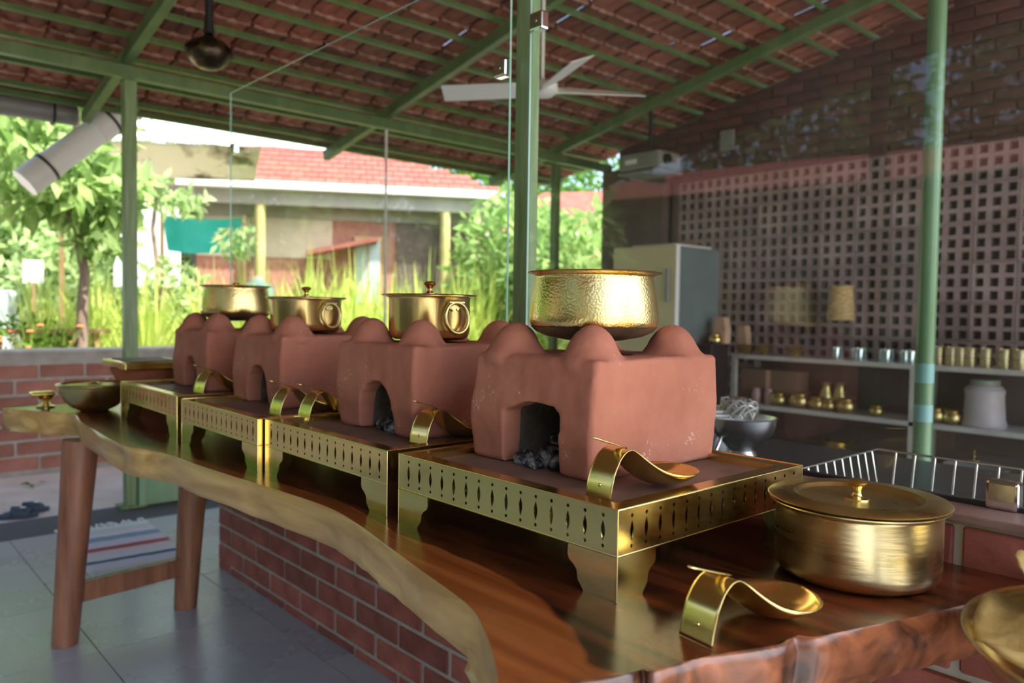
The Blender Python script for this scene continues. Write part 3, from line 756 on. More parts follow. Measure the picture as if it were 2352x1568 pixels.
def stand(x0, y0, L_, label, rz_=0.0):
    s = empty('brass_stand', (x0, y0, TZ), rz_); tag(s, label, 'stand', 'pierced brass stands in a row on the counter')
    fm = holed_panel(L_, RH, 15, 0.028, 0.036)
    # front (normal -X): panel local x -> world -Y.. mapped so that u runs along +Y
    inst('pierced_rim', fm, s, (0, 0, FH), (PI / 2, 0, PI / 2))
    inst('pierced_rim', fm, s, (SW, 0, FH), (PI / 2, 0, PI / 2))
    inst('pierced_rim', side_me, s, (0, 0, FH), (PI / 2, 0, 0))
    inst('pierced_rim', side_me, s, (0, L_, FH), (PI / 2, 0, 0))
    f = MB(); w = 0.034; t = .0014
    f.box(-.001, SW + .001, -.001, w, RT - t, RT); f.box(-.001, SW + .001, L_ - w, L_ + .001, RT - t, RT)
    f.box(-.001, w, w, L_ - w, RT - t, RT); f.box(SW - w, SW + .001, w, L_ - w, RT - t, RT)
    f.box(w, SW - w, w, w + t, PZ, RT); f.box(w, SW - w, L_ - w - t, L_ - w, PZ, RT); f.box(w, w + t, w, L_ - w, PZ, RT); f.box(SW - w - t, SW - w, w, L_ - w, PZ, RT)
    for (ax_, ay_) in ((0, 0), (SW, 0), (0, L_), (SW, L_)): MB().tube([(ax_, ay_, .001), (ax_, ay_, RT)], .0016, 8).build('corner_seam', M['brass'], s, smooth=True)
    MB().tube([(0, 0, FH), (SW, 0, FH), (SW, L_, FH), (0, L_, FH)], .0019, 8, closed=True).build('lower_bead', M['brass'], s)
    MB().tube([(0, 0, RT), (SW, 0, RT), (SW, L_, RT), (0, L_, RT)], .0018, 8, closed=True).build('upper_bead', M['brass'], s)
    f.build('top_flange', M['brass_sheet'], s)
    MB().box(w * .6, SW - w * .6, w * .6, L_ - w * .6, PZ - .012, PZ).build('recessed_plate', M['plate_dust'], s)
    for (cx, cy, sx, sy) in ((0, 0, 1, 1), (SW, 0, -1, 1), (0, L_, 1, -1), (SW, L_, -1, -1)):
        m = MB()
        m.prism(foot_poly, lambda u, v, w_: (cx + sx * (w_ - .0005), cy + sy * (u - .0005), FH + v - .0015), .002)
        m.prism(foot_poly2, lambda u, v, w_: (cx + sx * (u - .0005), cy + sy * (w_ - .0005), FH + v - .0015), .002)
        m.box(cx - .0, cx + sx * .10, cy, cy + sy * .10, FH - .003, FH - .001)
        m.build('foot', M['brass_sheet'], s)
    return s
stand(0.8756, 0.733, 0.575, 'nearest pierced brass stand, the one under the stove with the big open pot')
stand(0.872, 1.346, 0.578, 'second pierced brass stand from the front, under the third pot from the left')
stand(0.856, 1.935, 0.562, 'third pierced brass stand from the front, under the small lidded pot on the left')
stand(0.868, 2.575, 0.615, 'farthest pierced brass stand at the left end of the row')
PLZ = TZ + PZ

# ================================================================== CLAY STOVES
def stove_mesh(name, lx, ly, h, seed, arch_w, arch_h, arch_y, knob_in=0.062, square=False):
    r = random.Random(seed); tmp = []
    bm = bmesh.new(); bmesh.ops.create_cube(bm, size=1)
    for v in bm.verts:
        top = v.co.z > 0
        k = 1.0 if top else 1.0
        v.co = Vector((v.co.x * lx * k + lx / 2, v.co.y * ly * k + ly / 2, (v.co.z + .5) * h))
        v.co += Vector((r.uniform(-1, 1), r.uniform(-1, 1), r.uniform(-.4, .4) if top else 0)) * .006
    bmesh.ops.subdivide_edges(bm, edges=list(bm.edges), cuts=5, use_grid_fill=True)
    for v in bm.verts:
        b = math.sin(min(max(v.co.z / h, 0), 1) * PI) * .010
        if v.co.x < .002: v.co.x -= b * .4
        if v.co.x > lx - .008: v.co.x += b
        if v.co.y > ly - .008: v.co.y += b * 1.1
    bmesh.ops.bevel(bm, geom=[e for e in bm.edges if len(e.link_faces) == 2 and e.calc_face_angle() > .9], offset=.006, segments=2, affect='EDGES')
    me = bpy.data.meshes.new('b'); bm.to_mesh(me); bm.free()
    body = bpy.data.objects.new('b', me); COL.objects.link(body); tmp.append(body)
    def cutter(m, op):
        o_ = inst('c', m.mesh('c')); tmp.append(o_)
        md = body.modifiers.new('m', 'BOOLEAN'); md.object = o_; md.operation = op; md.solver = 'EXACT'
    # arch mouth
    poly = []
    if square: arc = [(-.5, 0), (-.5, .88), (-.40, .98), (-.2, 1.0), (.1, 1.0), (.28, .93), (.48, .84), (.5, 0)]
    else: arc = [(-.5, 0), (-.52, .3), (-.48, .62), (-.36, .86), (-.15, .99), (.08, 1.0), (.28, .92), (.43, .74), (.5, .45), (.52, 0)]
    poly = [(arch_y + a * arch_w, b * arch_h - (.01 if b == 0 else 0)) for a, b in arc]
    cutter(MB().prism(poly, lambda u, v, w: (-0.05 + w, u, v), lx * 0.78 + .05), 'DIFFERENCE')
    # fire hole in the top
    cutter(MB().tube([(lx / 2, ly / 2, h * .3), (lx / 2, ly / 2, h + .05)], [0.06, 0.085], 20), 'DIFFERENCE')
    for kx in (knob_in, lx - knob_in):
        for ky in (knob_in, ly - knob_in):
            s = r.uniform(.96, 1.05)
            prof = [(0, -.02), (.066 * s, -.02), (.066 * s, -.002), (.058 * s, .006), (.050 * s, .018), (.043 * s, .032), (.034 * s, .045), (.022 * s, .0545), (.010 * s, .0595), (0, .061)]
            cutter(MB().lathe(prof, 24, (kx, ky, h)), 'UNION')
    rm = body.modifiers.new('r', 'REMESH'); rm.mode = 'VOXEL'; rm.voxel_size = .0046; rm.use_smooth_shade = True
    sm = body.modifiers.new('s', 'SMOOTH'); sm.factor = .5; sm.iterations = 2
    tx = bpy.data.textures.new('clay_bumps', 'CLOUDS'); tx.noise_scale = .07
    dm = body.modifiers.new('d', 'DISPLACE'); dm.texture = tx; dm.strength = .007; dm.mid_level = .5
    out = eval_mesh(body, name)
    for t in tmp: bpy.data.objects.remove(t)
    out.materials.clear(); out.materials.append(M['clay']); out.materials.append(M['soot'])
    # the fire chamber walls are burnt: soot on faces well inside the block
    for p in out.polygons:
        c = p.center
        if .045 < c.x < lx - .03 and .035 < c.y < ly - .03 and c.z < h - .03: p.material_index = 1
    out.polygons.foreach_set('use_smooth', [True] * len(out.polygons))
    return out
def stove(x, y, ly, seed, ay, aw, ah, label, square=False, h=0.220, lx=0.372):
    s = empty('clay_stove', (x, y, PLZ)); tag(s, label, 'stove', 'red clay stoves in a row on brass stands')
    inst('body', stove_mesh('stove_body', lx, ly, h, seed, aw, ah, ay, square=square), s)
    return s
stove(1.030, 0.922, 0.340, 1, 0.164, 0.160, 0.128, 'nearest red clay stove with wide square mouth, under the big open pot', True)
stove(1.030, 1.475, 0.350, 2, 0.172, 0.150, 0.126, 'red clay stove with coals in its mouth, second from the front')
stove(1.040, 2.175, 0.365, 3, 0.175, 0.150, 0.122, 'red clay stove with tall arched mouth, third from the front')
stove(1.042, 2.775, 0.350, 4, 0.170, 0.145, 0.118, 'farthest red clay stove at the left end of the row')

# charcoal
def coal_mesh(seed, r):
    rr = random.Random(seed); bm = bmesh.new(); bmesh.ops.create_icosphere(bm, subdivisions=2, radius=r)
    for v in bm.verts:
        n_ = mnoise.noise(v.co * (1.6 / r) * .6 + Vector((seed, 0, 0)))
        v.co *= 1 + .5 * n_; v.co.x *= 1.3; v.co.z *= .85
    me = bpy.data.meshes.new('charcoal'); bm.to_mesh(me); bm.free(); me.materials.append(M['coal']); return me
cms = [coal_mesh(s, .020) for s in range(4)]
def coal(x, y, s, label, group, dz=0.0):
    o = inst('charcoal_piece', random.choice(cms), None, (x, y, PLZ + .014 * s + dz), (random.uniform(-.3, .3), random.uniform(-.3, .3), random.uniform(0, 6)), (s, s, s)); tag(o, label, 'charcoal', group)
for x, y, s, dz in ((1.055, 1.125, 1.0, 0), (1.045, 1.085, .8, 0), (1.085, 1.08, 1.3, 0), (1.14, 1.12, 1.3, 0), (1.065, 1.032, 1.15, 0), (1.12, 1.10, .9, .03), (1.16, 1.05, 1.1, .0)):
    coal(x, y, s, 'charcoal lump with grey ash in the mouth of the nearest stove', 'charcoal in the nearest stove', dz)
for x, y, s, dz in ((1.075, 1.655, 1.1, 0), (1.065, 1.605, 1.15, 0), (1.13, 1.63, 1.3, 0), (1.12, 1.69, 1.0, 0), (1.12, 1.60, .9, .03)):
    coal(x, y, s, 'charcoal lump in the mouth of the second stove from the front', 'charcoal in the second stove', dz)
coal(1.06, 2.93, .7, 'pale ash lump in the mouth of the farthest stove', None)

# ================================================================== POTS
def ring_pts(R, n=28): return [(R * math.cos(a), R * math.sin(a)) for a in np.linspace(0, 2 * PI, n, endpoint=False)]
def handi(x, y, z, s, label, lid=False):
    p = empty('brass_pot', (x, y, z)); tag(p, label, 'pot')
    out = [(0, 0), (.06, .002), (.100, .010), (.122, .020), (.131, .030), (.1345, .040), (.1340, .052), (.131, .080), (.1270, .105), (.1225, .127), (.1215, .131), (.124, .1345), (.131, .137), (.139, .139), (.1400, .1405), (.1385, .1415)]
    inn = [(.130, .140), (.120, .136), (.118, .128), (.128, .06), (.126, .036), (.10, .016), (0, .008)]
    MB().lathe([(r * s, q * s) for r, q in out + inn], 72).build('body', M['brass_hammer'], p, smooth=True, sharp=60)
    MB().lathe([(r * s, q * s) for r, q in [(.0, -.0008), (.06, .0012), (.1005, .0092), (.1228, .0194), (.1318, .0292)]], 72).build('sooty_base', M['brass_soot'], p, smooth=True)
    if lid:
        l_ = MB().lathe([(r * s, q * s) for r, q in [(0, .1405), (.11, .1405), (.121, .139), (.121, .137), (0, .137)]], 48).build('lid', M['brass_dull'], p, smooth=True)
        MB().lathe([(r * s, q * s) for r, q in [(.0, .1405), (.010, .141), (.007, .145), (.016, .149), (.014, .153), (0, .1545)]], 20).build('knob', M['brass'], l_, smooth=True)
    return p
handi(1.213, 1.092, 1.2310, 1.0, 'large open brass pot with hammered sides and flared rim on the nearest stove')
handi(1.220, 2.960, 1.2360, 0.96, 'hammered brass pot with flared rim on the farthest stove', True)
def lid_pot(x, y, z, R, H, label, mat, mat_lid, handles=(), knob_mat='brass', lid_over=.020, dish=False, flat=False):
    p = empty('lidded_brass_pot', (x, y, z)); tag(p, label, 'pot')
    b = [(0, .004), (R * .5, .001), (R * .86, .003), (R * .945, .009), (R * .985, .018), (R, .030), (R, H - .008), (R + .002, H - .003), (R + lid_over * .8, H), (R + lid_over * .8, H + .0015), (R - .002, H + .0015), (R - .003, .04), (R * .8, .009), (0, .008)]
    MB().lathe(b, 72).build('body', mat, p, smooth=True, sharp=55)
    LR = R + lid_over
    if dish: pr = [(0, .004), (R * .70, .003), (R * .74, .0045), (R * .765, .010), (R * .79, .0115), (R * .82, .0105), (LR - .002, .0085), (LR, .0065), (LR - .002, .0045), (0, .0016)]
    else: pr = [(0, .0065), (R * .6, .0060), (LR - .004, .0048), (LR, .0036), (LR - .002, .0022), (0, .0016)]
    lid = MB().lathe([(r, H + q) for r, q in pr], 72).build('lid', mat_lid, p, smooth=True, sharp=50)
    k0_ = H + pr[0][1]
    MB().lathe([(r, k0_ + q) for r, q in [(.0200, -.001), (.0195, .0015), (.010, .003), (.0066, .009), (.0066, .014), (.010, .020), (.0155, .0245), (.0165, .0280), (.0130, .0315), (.006, .0335), (0, .0338)]], 28).build('knob', M[knob_mat], lid, smooth=True, sharp=60)
    for ang in handles:
        d = Vector((math.cos(ang), math.sin(ang), 0)); tt = Vector((-d.y, d.x, 0)); zc = H * .72
        c = d * (R + .005) + Vector((0, 0, zc))
        # bracket plate with barrel, then ring hanging from it
        n_ = 9; pl = []
        for a in np.linspace(0, PI, n_): pl.append((.016 * math.cos(a), -.006 - .014 * math.sin(a)))
        pl = [(.016, .004), ] + [] + pl[::1] + [(-.016, .004)]
        pm_ = MB(); pm_.prism(pl, lambda u, v, w: c + tt * u + Vector((0, 0, v + .012)) + d * (w - .0045), .003)
        pm_.tube([c + tt * -.024 + d * .003 + Vector((0, 0, .016)), c + tt * .024 + d * .003 + Vector((0, 0, .016))], .0062, 12)
        br_ = pm_.build('handle_bracket', M['brass_dull'], p, smooth=True)
        for sg in (-1, 1): MB().lathe([(0, .0035), (.0032, .0025), (.004, 0)], 10).build('rivet', M['brass'], br_, smooth=True, loc=c + tt * (sg * .008) + d * -.0012 + Vector((0, 0, -.002)), rot=(0, PI / 2, ang))
        RR = .036
        tilt_ = .20
        pts = []
        for a in np.linspace(0, 2 * PI, 32, endpoint=False):
            vv = RR * 1.08 * math.cos(a) - RR * 1.08
            pts.append(c + tt * (RR * math.sin(a)) + Vector((0, 0, .016 + vv * math.cos(tilt_ * .4))) + d * (.004 - vv * .10))
        MB().tube(pts, .0054, 10, closed=True).build('ring_handle', M['brass_dull'], p, smooth=True)
    return p
H2 = 0.116
a_cam2 = math.atan2(-1.67, -1.213)
lid_pot(1.2135, 1.675, 1.2095, 0.107, H2, 'lidded brass pot with ring handle on the second stove from the front', M['brass_panel'], M['brass_dull'], (a_cam2 + .62, a_cam2 + .62 + PI), 'copper')
a_cam3 = math.atan2(-2.40, -1.22)
lid_pot(1.222, 2.385, 1.2090, 0.115, 0.112, 'lidded brass pot with ring handle on the third stove from the front', M['brass_panel'], M['brass_dull'], (a_cam3 + .66, a_cam3 + .66 + PI), 'brass')
lid_pot(1.283, 0.562, TZ + .0005, 0.128, 0.123, 'wide lidded brass pot standing on the bare counter at the right', M['brass_brush'], M['brass_dull'], (), 'brass', .013, dish=True)

# ================================================================== SPOON RESTS
def spoon_mesh():
    # centre line (u,z) and rim line z, half width
    U = np.array([0, .004, .012, .025, .040, .055, .070, .083, .095, .108, .125, .145, .165, .185, .200, .212, .220, .224])
    ZC = np.array([0, .022, .046, .066, .0765, .0775, .067, .052, .037, .022, .0105, .0045, .0030, .0055, .0105, .0185, .0265, .0310])
    ZR = np.array([0, .022, .046, .066, .0765, .0780, .069, .057, .0465, .0385, .0335, .0310, .0300, .0300, .0300, .0305, .0310, .0315])
    Wd = np.array([.0280, .0280, .0278, .0270, .0262, .0260, .0285, .036, .046, .0555, .0655, .0710, .0705, .0635, .0530, .0390, .0230, .0030])
    uu = np.linspace(0, 1, 60); si = np.linspace(0, 1, len(U))
    # arc length param on (U,ZC)
    def it(A): 
        d = np.r_[0, np.cumsum(np.hypot(np.diff(U), np.diff(ZC)))]; d /= d[-1]
        # smooth by cubic (Catmull) resample through dense linear + box filter
        x = np.linspace(0, 1, 400); y = np.interp(x, d, A); k = np.ones(17) / 17
        y2 = np.convolve(np.r_[[y[0]] * 8, y, [y[-1]] * 8], k, 'valid'); y2[0] = y[0]; y2[-1] = y[-1]
        return np.interp(uu, x, y2)
    u, zc, zr, w = it(U), it(ZC), it(ZR), it(Wd)
    nt_ = 15; V = []; F = []
    for i in range(len(uu)):
        for k in range(nt_):
            t = -1 + 2 * k / (nt_ - 1)
            V.append((u[i], w[i] * t, zc[i] + (zr[i] - zc[i]) * abs(t) ** 2.2))
    for i in range(len(uu) - 1):
        for k in range(nt_ - 1): F.append((i * nt_ + k, i * nt_ + k + 1, (i + 1) * nt_ + k + 1, (i + 1) * nt_ + k))
    return V, F
sv, sf = spoon_mesh()
ms = MB().add(sv, sf); spoon_me = ms.mesh('spoon', M['brass'], True, 80)
def tab_mesh():
    m = MB(); n_ = 12; top = []; V = []; F = []
    for i in range(n_ + 1):
        t = i / n_; u = .064 - .082 * t; z = .0765 + .026 * t
        w = .0048 + .0022 * math.sin(t * PI * .9) if t < .85 else .0056 * math.sqrt(max(0, 1 - ((t - .85) / .15) ** 2)) + .0005
        V += [(u, -w, z), (u, w, z)]
    for i in range(n_): F.append((2 * i, 2 * i + 1, 2 * i + 3, 2 * i + 2))
    return m.add(V, F).mesh('thumb_tab', M['brass'], True, 80)
tab_me = tab_mesh()
def spoon(x, y, z, rot, label, s=1.0):
    p = empty('brass_spoon_rest', (x, y, z), rot); tag(p, label, 'spoon rest', 'brass spoon rests with arched handles')
    p.scale = (s, s, s)
    b = inst('bowl_and_handle', spoon_me, p, (0, 0, .0012)); md = b.modifiers.new('thick', 'SOLIDIFY'); md.thickness = .0016; md.offset = 0
    t = inst('thumb_tab', tab_me, p, (0, 0, .0012)); md = t.modifiers.new('thick', 'SOLIDIFY'); md.thickness = .0022; md.offset = 0
    for q in (.010, ): MB().lathe([(0, .003), (.0025, .0015), (.003, 0)], 10).build('rivet', M['brass'], b, smooth=True, loc=(.0035, 0, .022), rot=(0, -1.35, 0))
    return p
spoon(0.852, 0.578, TZ, math.radians(-7), 'brass spoon rest lying on the bare counter in front of the wide lidded pot')
spoon(0.947, 0.836, PLZ, math.radians(-2), 'brass spoon rest on the nearest stand at the corner of the near stove')
spoon(1.000, 1.420, PLZ, math.radians(8), 'brass spoon rest between the two nearest stoves')
spoon(0.968, 1.905, PLZ, math.radians(4), 'brass spoon rest on the left edge of the second stand from the front')
spoon(0.948, 2.035, PLZ, math.radians(6), 'brass spoon rest on the third stand, beside the arched stove mouth')
spoon(0.985, 2.715, PLZ, math.radians(14), 'farthest brass spoon rest, before the stove at the left end')

# ================================================================== OTHER THINGS ON / BY THE COUNTER
u_ = empty('brass_bowl', (0.845, 3.475, TZ)); tag(u_, 'wide brass bowl with rolled rim at the far left end of the counter', 'bowl')
MB().lathe([(0, 0), (.05, .001), (.085, .018), (.110, .045), (.126, .075), (.133, .100), (.139, .104), (.140, .109), (.136, .112), (.131, .108), (.122, .074), (.105, .046), (.08, .022), (0, .006)], 56).build('bowl', M['brass_dull'], u_, smooth=True)
dk = MB().lathe([(0, .109), (.06, .108), (.128, .105), (.128, .103), (0, .102)], 48).build('lid', M['brass_dull'], u_, smooth=True)
MB().lathe([(.03, .108), (.028, .112), (.02, .1135), (.012, .118), (0, .119)], 20).build('knob', M['brass_dull'], dk, smooth=True)
b2 = empty('brass_holder', (0.715, 3.70, TZ)); tag(b2, 'small ornate brass holder at the far left counter end', 'holder')
MB().lathe([(0, 0), (.035, 0), (.036, .006), (.018, .012), (.014, .022), (.022, .034), (.034, .046), (.030, .048), (0, .040)], 24).build('cup', M['brass'], b2, smooth=True)
MB().box(-.055, .03, -.035, .035, .048, .066).build('holder_top', M['brass'], b2, bevel=.006)
tp_ = empty('terracotta_dish', (1.075, 3.585, TZ)); tag(tp_, 'flared terracotta dish on the counter behind the farthest stove', 'dish')
MB().lathe([(0, 0), (.085, 0), (.092, .012), (.096, .05), (.110, .10), (.138, .150), (.142, .160), (.135, .162), (.10, .09), (0, .07)], 48).build('dish', M['clay_pot'], tp_, smooth=True)
bt = empty('brass_tray', (1.075, 3.585, TZ + .1625)); tag(bt, 'rectangular brass tray resting on the terracotta dish', 'tray')
MB().box(-.13, .13, -.17, .17, 0, .030).build('tray', M['brass_sheet'], bt, bevel=.004)
MB().box(-.10, .10, -.14, .14, .0302, .034).build('dark_inlay', M['plate_dust'], bt, bevel=.002)
# plate of papads on a black stand at the right
st_ = empty('black_stand', (1.16, 0.06, 0)); tag(st_, 'black stand with teal strip under the plate at the bottom right', 'stand')
MB().box(-.20, .27, -.24, .205, .795, .835).build('stand_top', M['black'], st_, bevel=.006)
for sx in (-.17, .24):
    for sy in (-.21, .17): MB().box(sx - .018, sx + .018, sy - .018, sy + .018, 0, .796).build('leg', M['black'], st_)
MB().box(-.201, -.1995, -.23, .195, .818, .823).box(-.19, .26, .2045, .2065, .818, .823).build('teal_strip', pm('teal_strip', (.02, .20, .18), None, rough=.4), st_)
pl_ = empty('brass_plate', (1.20, 0.085, 0.8352)); tag(pl_, 'round brass plate with raised rim holding papads', 'plate')
MB().lathe([(0, .003), (.20, .003), (.235, .012), (.262, .045), (.272, .060), (.277, .061), (.277, .058), (.27, .050), (.243, .010), (.21, 0), (0, 0)], 80).build('dish', M['brass_sheet'], pl_, smooth=True, sharp=70)
def papad(cx, cy, z, R, tilt, seed, label):
    r = random.Random(seed); nR_, nA = 14, 48; V = [(0, 0, 0)]; F = []
    for i in range(1, nR_ + 1):
        for k in range(nA):
            a = 2 * PI * k / nA; rr = R * i / nR_ * (1 + .05 * mnoise.noise(Vector((math.cos(a) * 2, math.sin(a) * 2, seed))))
            x, y = rr * math.cos(a), rr * math.sin(a)
            zz = .030 * mnoise.noise(Vector((x * 9, y * 9, seed))) * (i / nR_) + .010 * mnoise.noise(Vector((x * 28, y * 28, seed)))
            V.append((x, y, zz))
    for k in range(nA): F.append((0, 1 + k, 1 + (k + 1) % nA))
    for i in range(nR_ - 1):
        for k in range(nA):
            F.append((1 + i * nA + k, 1 + (i + 1) * nA + k, 1 + (i + 1) * nA + (k + 1) % nA, 1 + i * nA + (k + 1) % nA))
    o = MB().add(V, F).build('papad', M['papad'], None, True, loc=(cx, cy, z), rot=tilt, sharp=90)
    md = o.modifiers.new('t', 'SOLIDIFY'); md.thickness = .0018
    for q in range(9):
        a, rr = r.uniform(0, 6.28), r.uniform(.2, .9) * R; x, y = rr * math.cos(a), rr * math.sin(a)
        zz = .030 * mnoise.noise(Vector((x * 9, y * 9, seed))) * (rr / R) + .010 * mnoise.noise(Vector((x * 28, y * 28, seed)))
        MB().lathe([(0, .0015), (.0022, .001), (.003, -.001)], 6, sx=r.uniform(.5, 1.3)).build('cumin_speck', M['spot'], o, loc=(x, y, zz))
    tag(o, label, 'papad', 'papads on the brass plate'); return o
papad(1.175, 0.190, 0.893, 0.155, (0.05, -0.10, 0), 3, 'upper yellow papad leaning at the left of the brass plate')
papad(1.19, 0.06, 0.862, 0.165, (0.0, -0.05, 1.0), 8, 'lower papad lying flat on the brass plate')
papad(1.285, 0.215, 0.918, 0.12, (-0.10, -0.25, 2.0), 15, 'topmost papad propped at the back of the brass plate')
# rug, slippers
rg = empty('rag_rug', (1.205, 4.415, 0), -0.06); tag(rg, 'striped rag rug with white fringe on the floor behind the counter legs', 'rug')
gm = MB(); nx, nyy = 16, 24
gm.add([(-.23 + .46 * i / nx, -.45 + .9 * j / nyy, .010 + .003 * mnoise.noise(Vector((i * .5, j * .5, 0)))) for j in range(nyy + 1) for i in range(nx + 1)], [(j * (nx + 1) + i, j * (nx + 1) + i + 1, (j + 1) * (nx + 1) + i + 1, (j + 1) * (nx + 1) + i) for j in range(nyy) for i in range(nx)])
ro = gm.build('weave', M['rug'], rg, True); md = ro.modifiers.new('t', 'SOLIDIFY'); md.thickness = .008; md.offset = -1
for e_ in (-1, 1):
    for k in range(15):
        x = -.22 + .44 * k / 14
        MB().tube([(x, e_ * .445, .008), (x + random.uniform(-.01, .01), e_ * .48, .007), (x + random.uniform(-.025, .025), e_ * .52, .005)], [.007, .006, .010], 6).build('tassel', M['white'], rg, smooth=True)
def slipper(x, y, r_, label):
    s = empty('slipper', (x, y, -0.03), r_); tag(s, label, 'slipper')
    poly = [(.13 * math.cos(a) , (.045 + .008 * math.cos(a)) * math.sin(a)) for a in np.linspace(0, 2 * PI, 24, endpoint=False)]
    MB().prism(poly, lambda u, v, w: (u, v, w), .022).build('sole', M['sandal'], s)
    V = []; F = []
    for i in range(9):
        a = PI * i / 8
        for k, uu_ in enumerate((-.015, .05, .09)): V.append((uu_, .052 * math.cos(a), .018 + (.055, .05, .03)[k] * math.sin(a)))
    for i in range(8):
        for k in range(2): F.append((i * 3 + k, i * 3 + k + 1, i * 3 + k + 4, i * 3 + k + 3))
    so = MB().add(V, F).build('strap', M['sandal'], s, True); md = so.modifiers.new('t', 'SOLIDIFY'); md.thickness = .004
    MB().lathe([(0, .006), (.014, .004), (.016, 0)], 14).build('buckle', M['white'], s, loc=(.05, -.02, .066))
slipper(0.90, 5.56, -0.35, 'dark blue slipper on the sand beyond the floor edge')
slipper(0.98, 5.64, 0.1, 'second dark slipper behind the first on the sand')
lf = MB()
for k in range(3):
    a = k * 2.1; lf.add([(0, 0, .004), (.05 * math.cos(a), .05 * math.sin(a), .03), (.11 * math.cos(a + .25), .11 * math.sin(a + .25), .012), (.05 * math.cos(a + .6), .05 * math.sin(a + .6), .018)], [(0, 1, 2, 3)])
tag(lf.build('fallen_leaf', M['leaf_dark'], loc=(1.16, 6.45, -.03)), 'dark fallen leaf on the sand near the garden wall', 'leaf')

# ================================================================== KITCHEN BEHIND THE GLASS
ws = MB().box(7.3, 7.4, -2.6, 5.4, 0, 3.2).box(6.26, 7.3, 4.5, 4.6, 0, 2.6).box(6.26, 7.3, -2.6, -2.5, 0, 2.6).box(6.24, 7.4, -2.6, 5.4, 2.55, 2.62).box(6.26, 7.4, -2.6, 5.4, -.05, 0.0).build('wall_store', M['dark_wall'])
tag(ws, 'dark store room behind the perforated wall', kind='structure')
# three tier steel shelf
SX0, SX1, SY0, SY1 = 5.60, 6.00, 0.70, 3.52
sh = empty('steel_shelf', (SX0, SY0, 0)); tag(sh, 'three tier steel shelf along the perforated wall holding brass and steel ware', 'shelf')
for z in (0.965, 0.57, 0.19): MB().box(0, SX1 - SX0, 0, SY1 - SY0, z - .035, z).build('tier', M['steel_dull'], sh, bevel=.004)
for yy in (0.02, 1.40, SY1 - SY0 - .02):
    for xx in (.02, SX1 - SX0 - .02): MB().box(xx - .02, xx + .02, yy - .02, yy + .02, 0, 0.93).build('upright', M['steel_dull'], sh)
MB().box(SX1 - SX0, SX1 - SX0 + .01, 0, SY1 - SY0, .02, .955).build('back_panel', M['dark_wall'], sh)
T1_, T2_, T3_ = 0.9655, 0.5705, 0.1905
def on_shelf(px, z, X=5.72): # shelf spot whose base shows at this picture column
    p = pX(px, 900, X); return (X, p.y, z)
def lathe_thing(name, prof, mat, loc, label, cat, group=None, seg=24, part='body'):
    o = MB().lathe(prof, seg).build(name, mat, None, True, loc=loc, sharp=50); tag(o, label, cat, group); return o
cup_prof = [(0, 0), (.026, 0), (.030, .03), (.034, .085), (.032, .085), (.027, .01), (0, .006)]
for i, px in enumerate((1918, 1962, 1972, 2026, 2034, 2076, 2090)):
    for row in (0, 1):
        q = on_shelf(px + row * 9, T1_, 5.68 + .13 * row)
        lathe_thing('steel_cup', cup_prof, M['cup_glass'], q, 'small shiny steel cup in the rows on the top shelf', 'cup', 'steel cups on the top shelf')
tum = [(0, 0), (.034, 0), (.037, .01), (.040, .12), (.043, .125), (.040, .125), (.034, .012), (0, .01)]
for i, px in enumerate((2152, 2182, 2203, 2226, 2262, 2304, 2340)):
    lathe_thing('brass_tumbler', tum, M['brass_brush'], on_shelf(px, T1_), 'tall brass tumbler in the row at the right of the top shelf', 'tumbler', 'brass tumblers on the top shelf')
bowlp = [(0, 0), (.03, 0), (.032, .008), (.06, .03), (.075, .075), (.079, .078), (.073, .076), (.055, .034), (0, .014)]
for px, l in ((1752, 'brass bowl on the top shelf, second from the left end'), (1715, 'brass bowl at the left end of the top shelf'), (1822, 'brass bowl on the top shelf beside the steel cups')):
    lathe_thing('brass_bowl', bowlp, M['brass_dull'], on_shelf(px, T1_), l, 'bowl')
potp = [(0, 0), (.06, .004), (.085, .03), (.088, .06), (.075, .095), (.062, .108), (.080, .122), (.082, .125), (.060, .112), (.08, .06), (.06, .012), (0, .008)]
k_ = 0
for px, s, l in ((1790, .8, 'round brass pot at the left of the middle shelf'), (1838, .9, 'round brass pot in the left cluster of the middle shelf'), (1878, .75, 'small brass pot near the middle of the middle shelf'),
                 (1905, .7, 'tiny brass pot beside the tall jar on the middle shelf'), (1945, .85, 'brass pot under the golden basket shape on the middle shelf'), (2015, .6, 'lone small brass pot left of the green pipe post'),
                 (2152, .8, 'brass pot right of the green pipe post on the middle shelf'), (2190, .75, 'brass pot next to the white jar on the middle shelf')):
    lathe_thing('brass_pot', [(r * s, z * s) for r, z in potp], M['brass_dull'], on_shelf(px, T2_, 5.72), l, 'pot')
for px, X, l in ((1898, 5.86, 'brass jug at the back of the middle shelf'), (1930, 5.88, 'tall brass jug at the back of the middle shelf centre')):
    lathe_thing('brass_jug', [(0, 0), (.05, 0), (.062, .05), (.050, .12), (.032, .16), (.046, .20), (.042, .20), (.03, .16), (0, .15)], M['brass_dull'], on_shelf(px, T2_, X), l, 'jug')
for px in (1738, 1766):
    lathe_thing('pink_jar', [(0, 0), (.035, 0), (.037, .08), (.03, .10), (.03, .12), (0, .12)], pm('pink_jar', (.42, .26, .25), None, rough=.3), on_shelf(px, T2_), 'pinkish jar at the left end of the middle shelf', 'jar', 'pink jars on the middle shelf')
wj = empty('white_canister', on_shelf(2262, T2_, 5.78)); tag(wj, 'large pale plastic canister at the right of the middle shelf', 'canister')
MB().lathe([(0, 0), (.13, 0), (.135, .02), (.125, .05), (.115, .20), (.12, .24), (.10, .27), (0, .27)], 32).build('drum', pm('canister', (.38, .33, .34), (.45, .40, .40), 5, .5), wj, smooth=True)
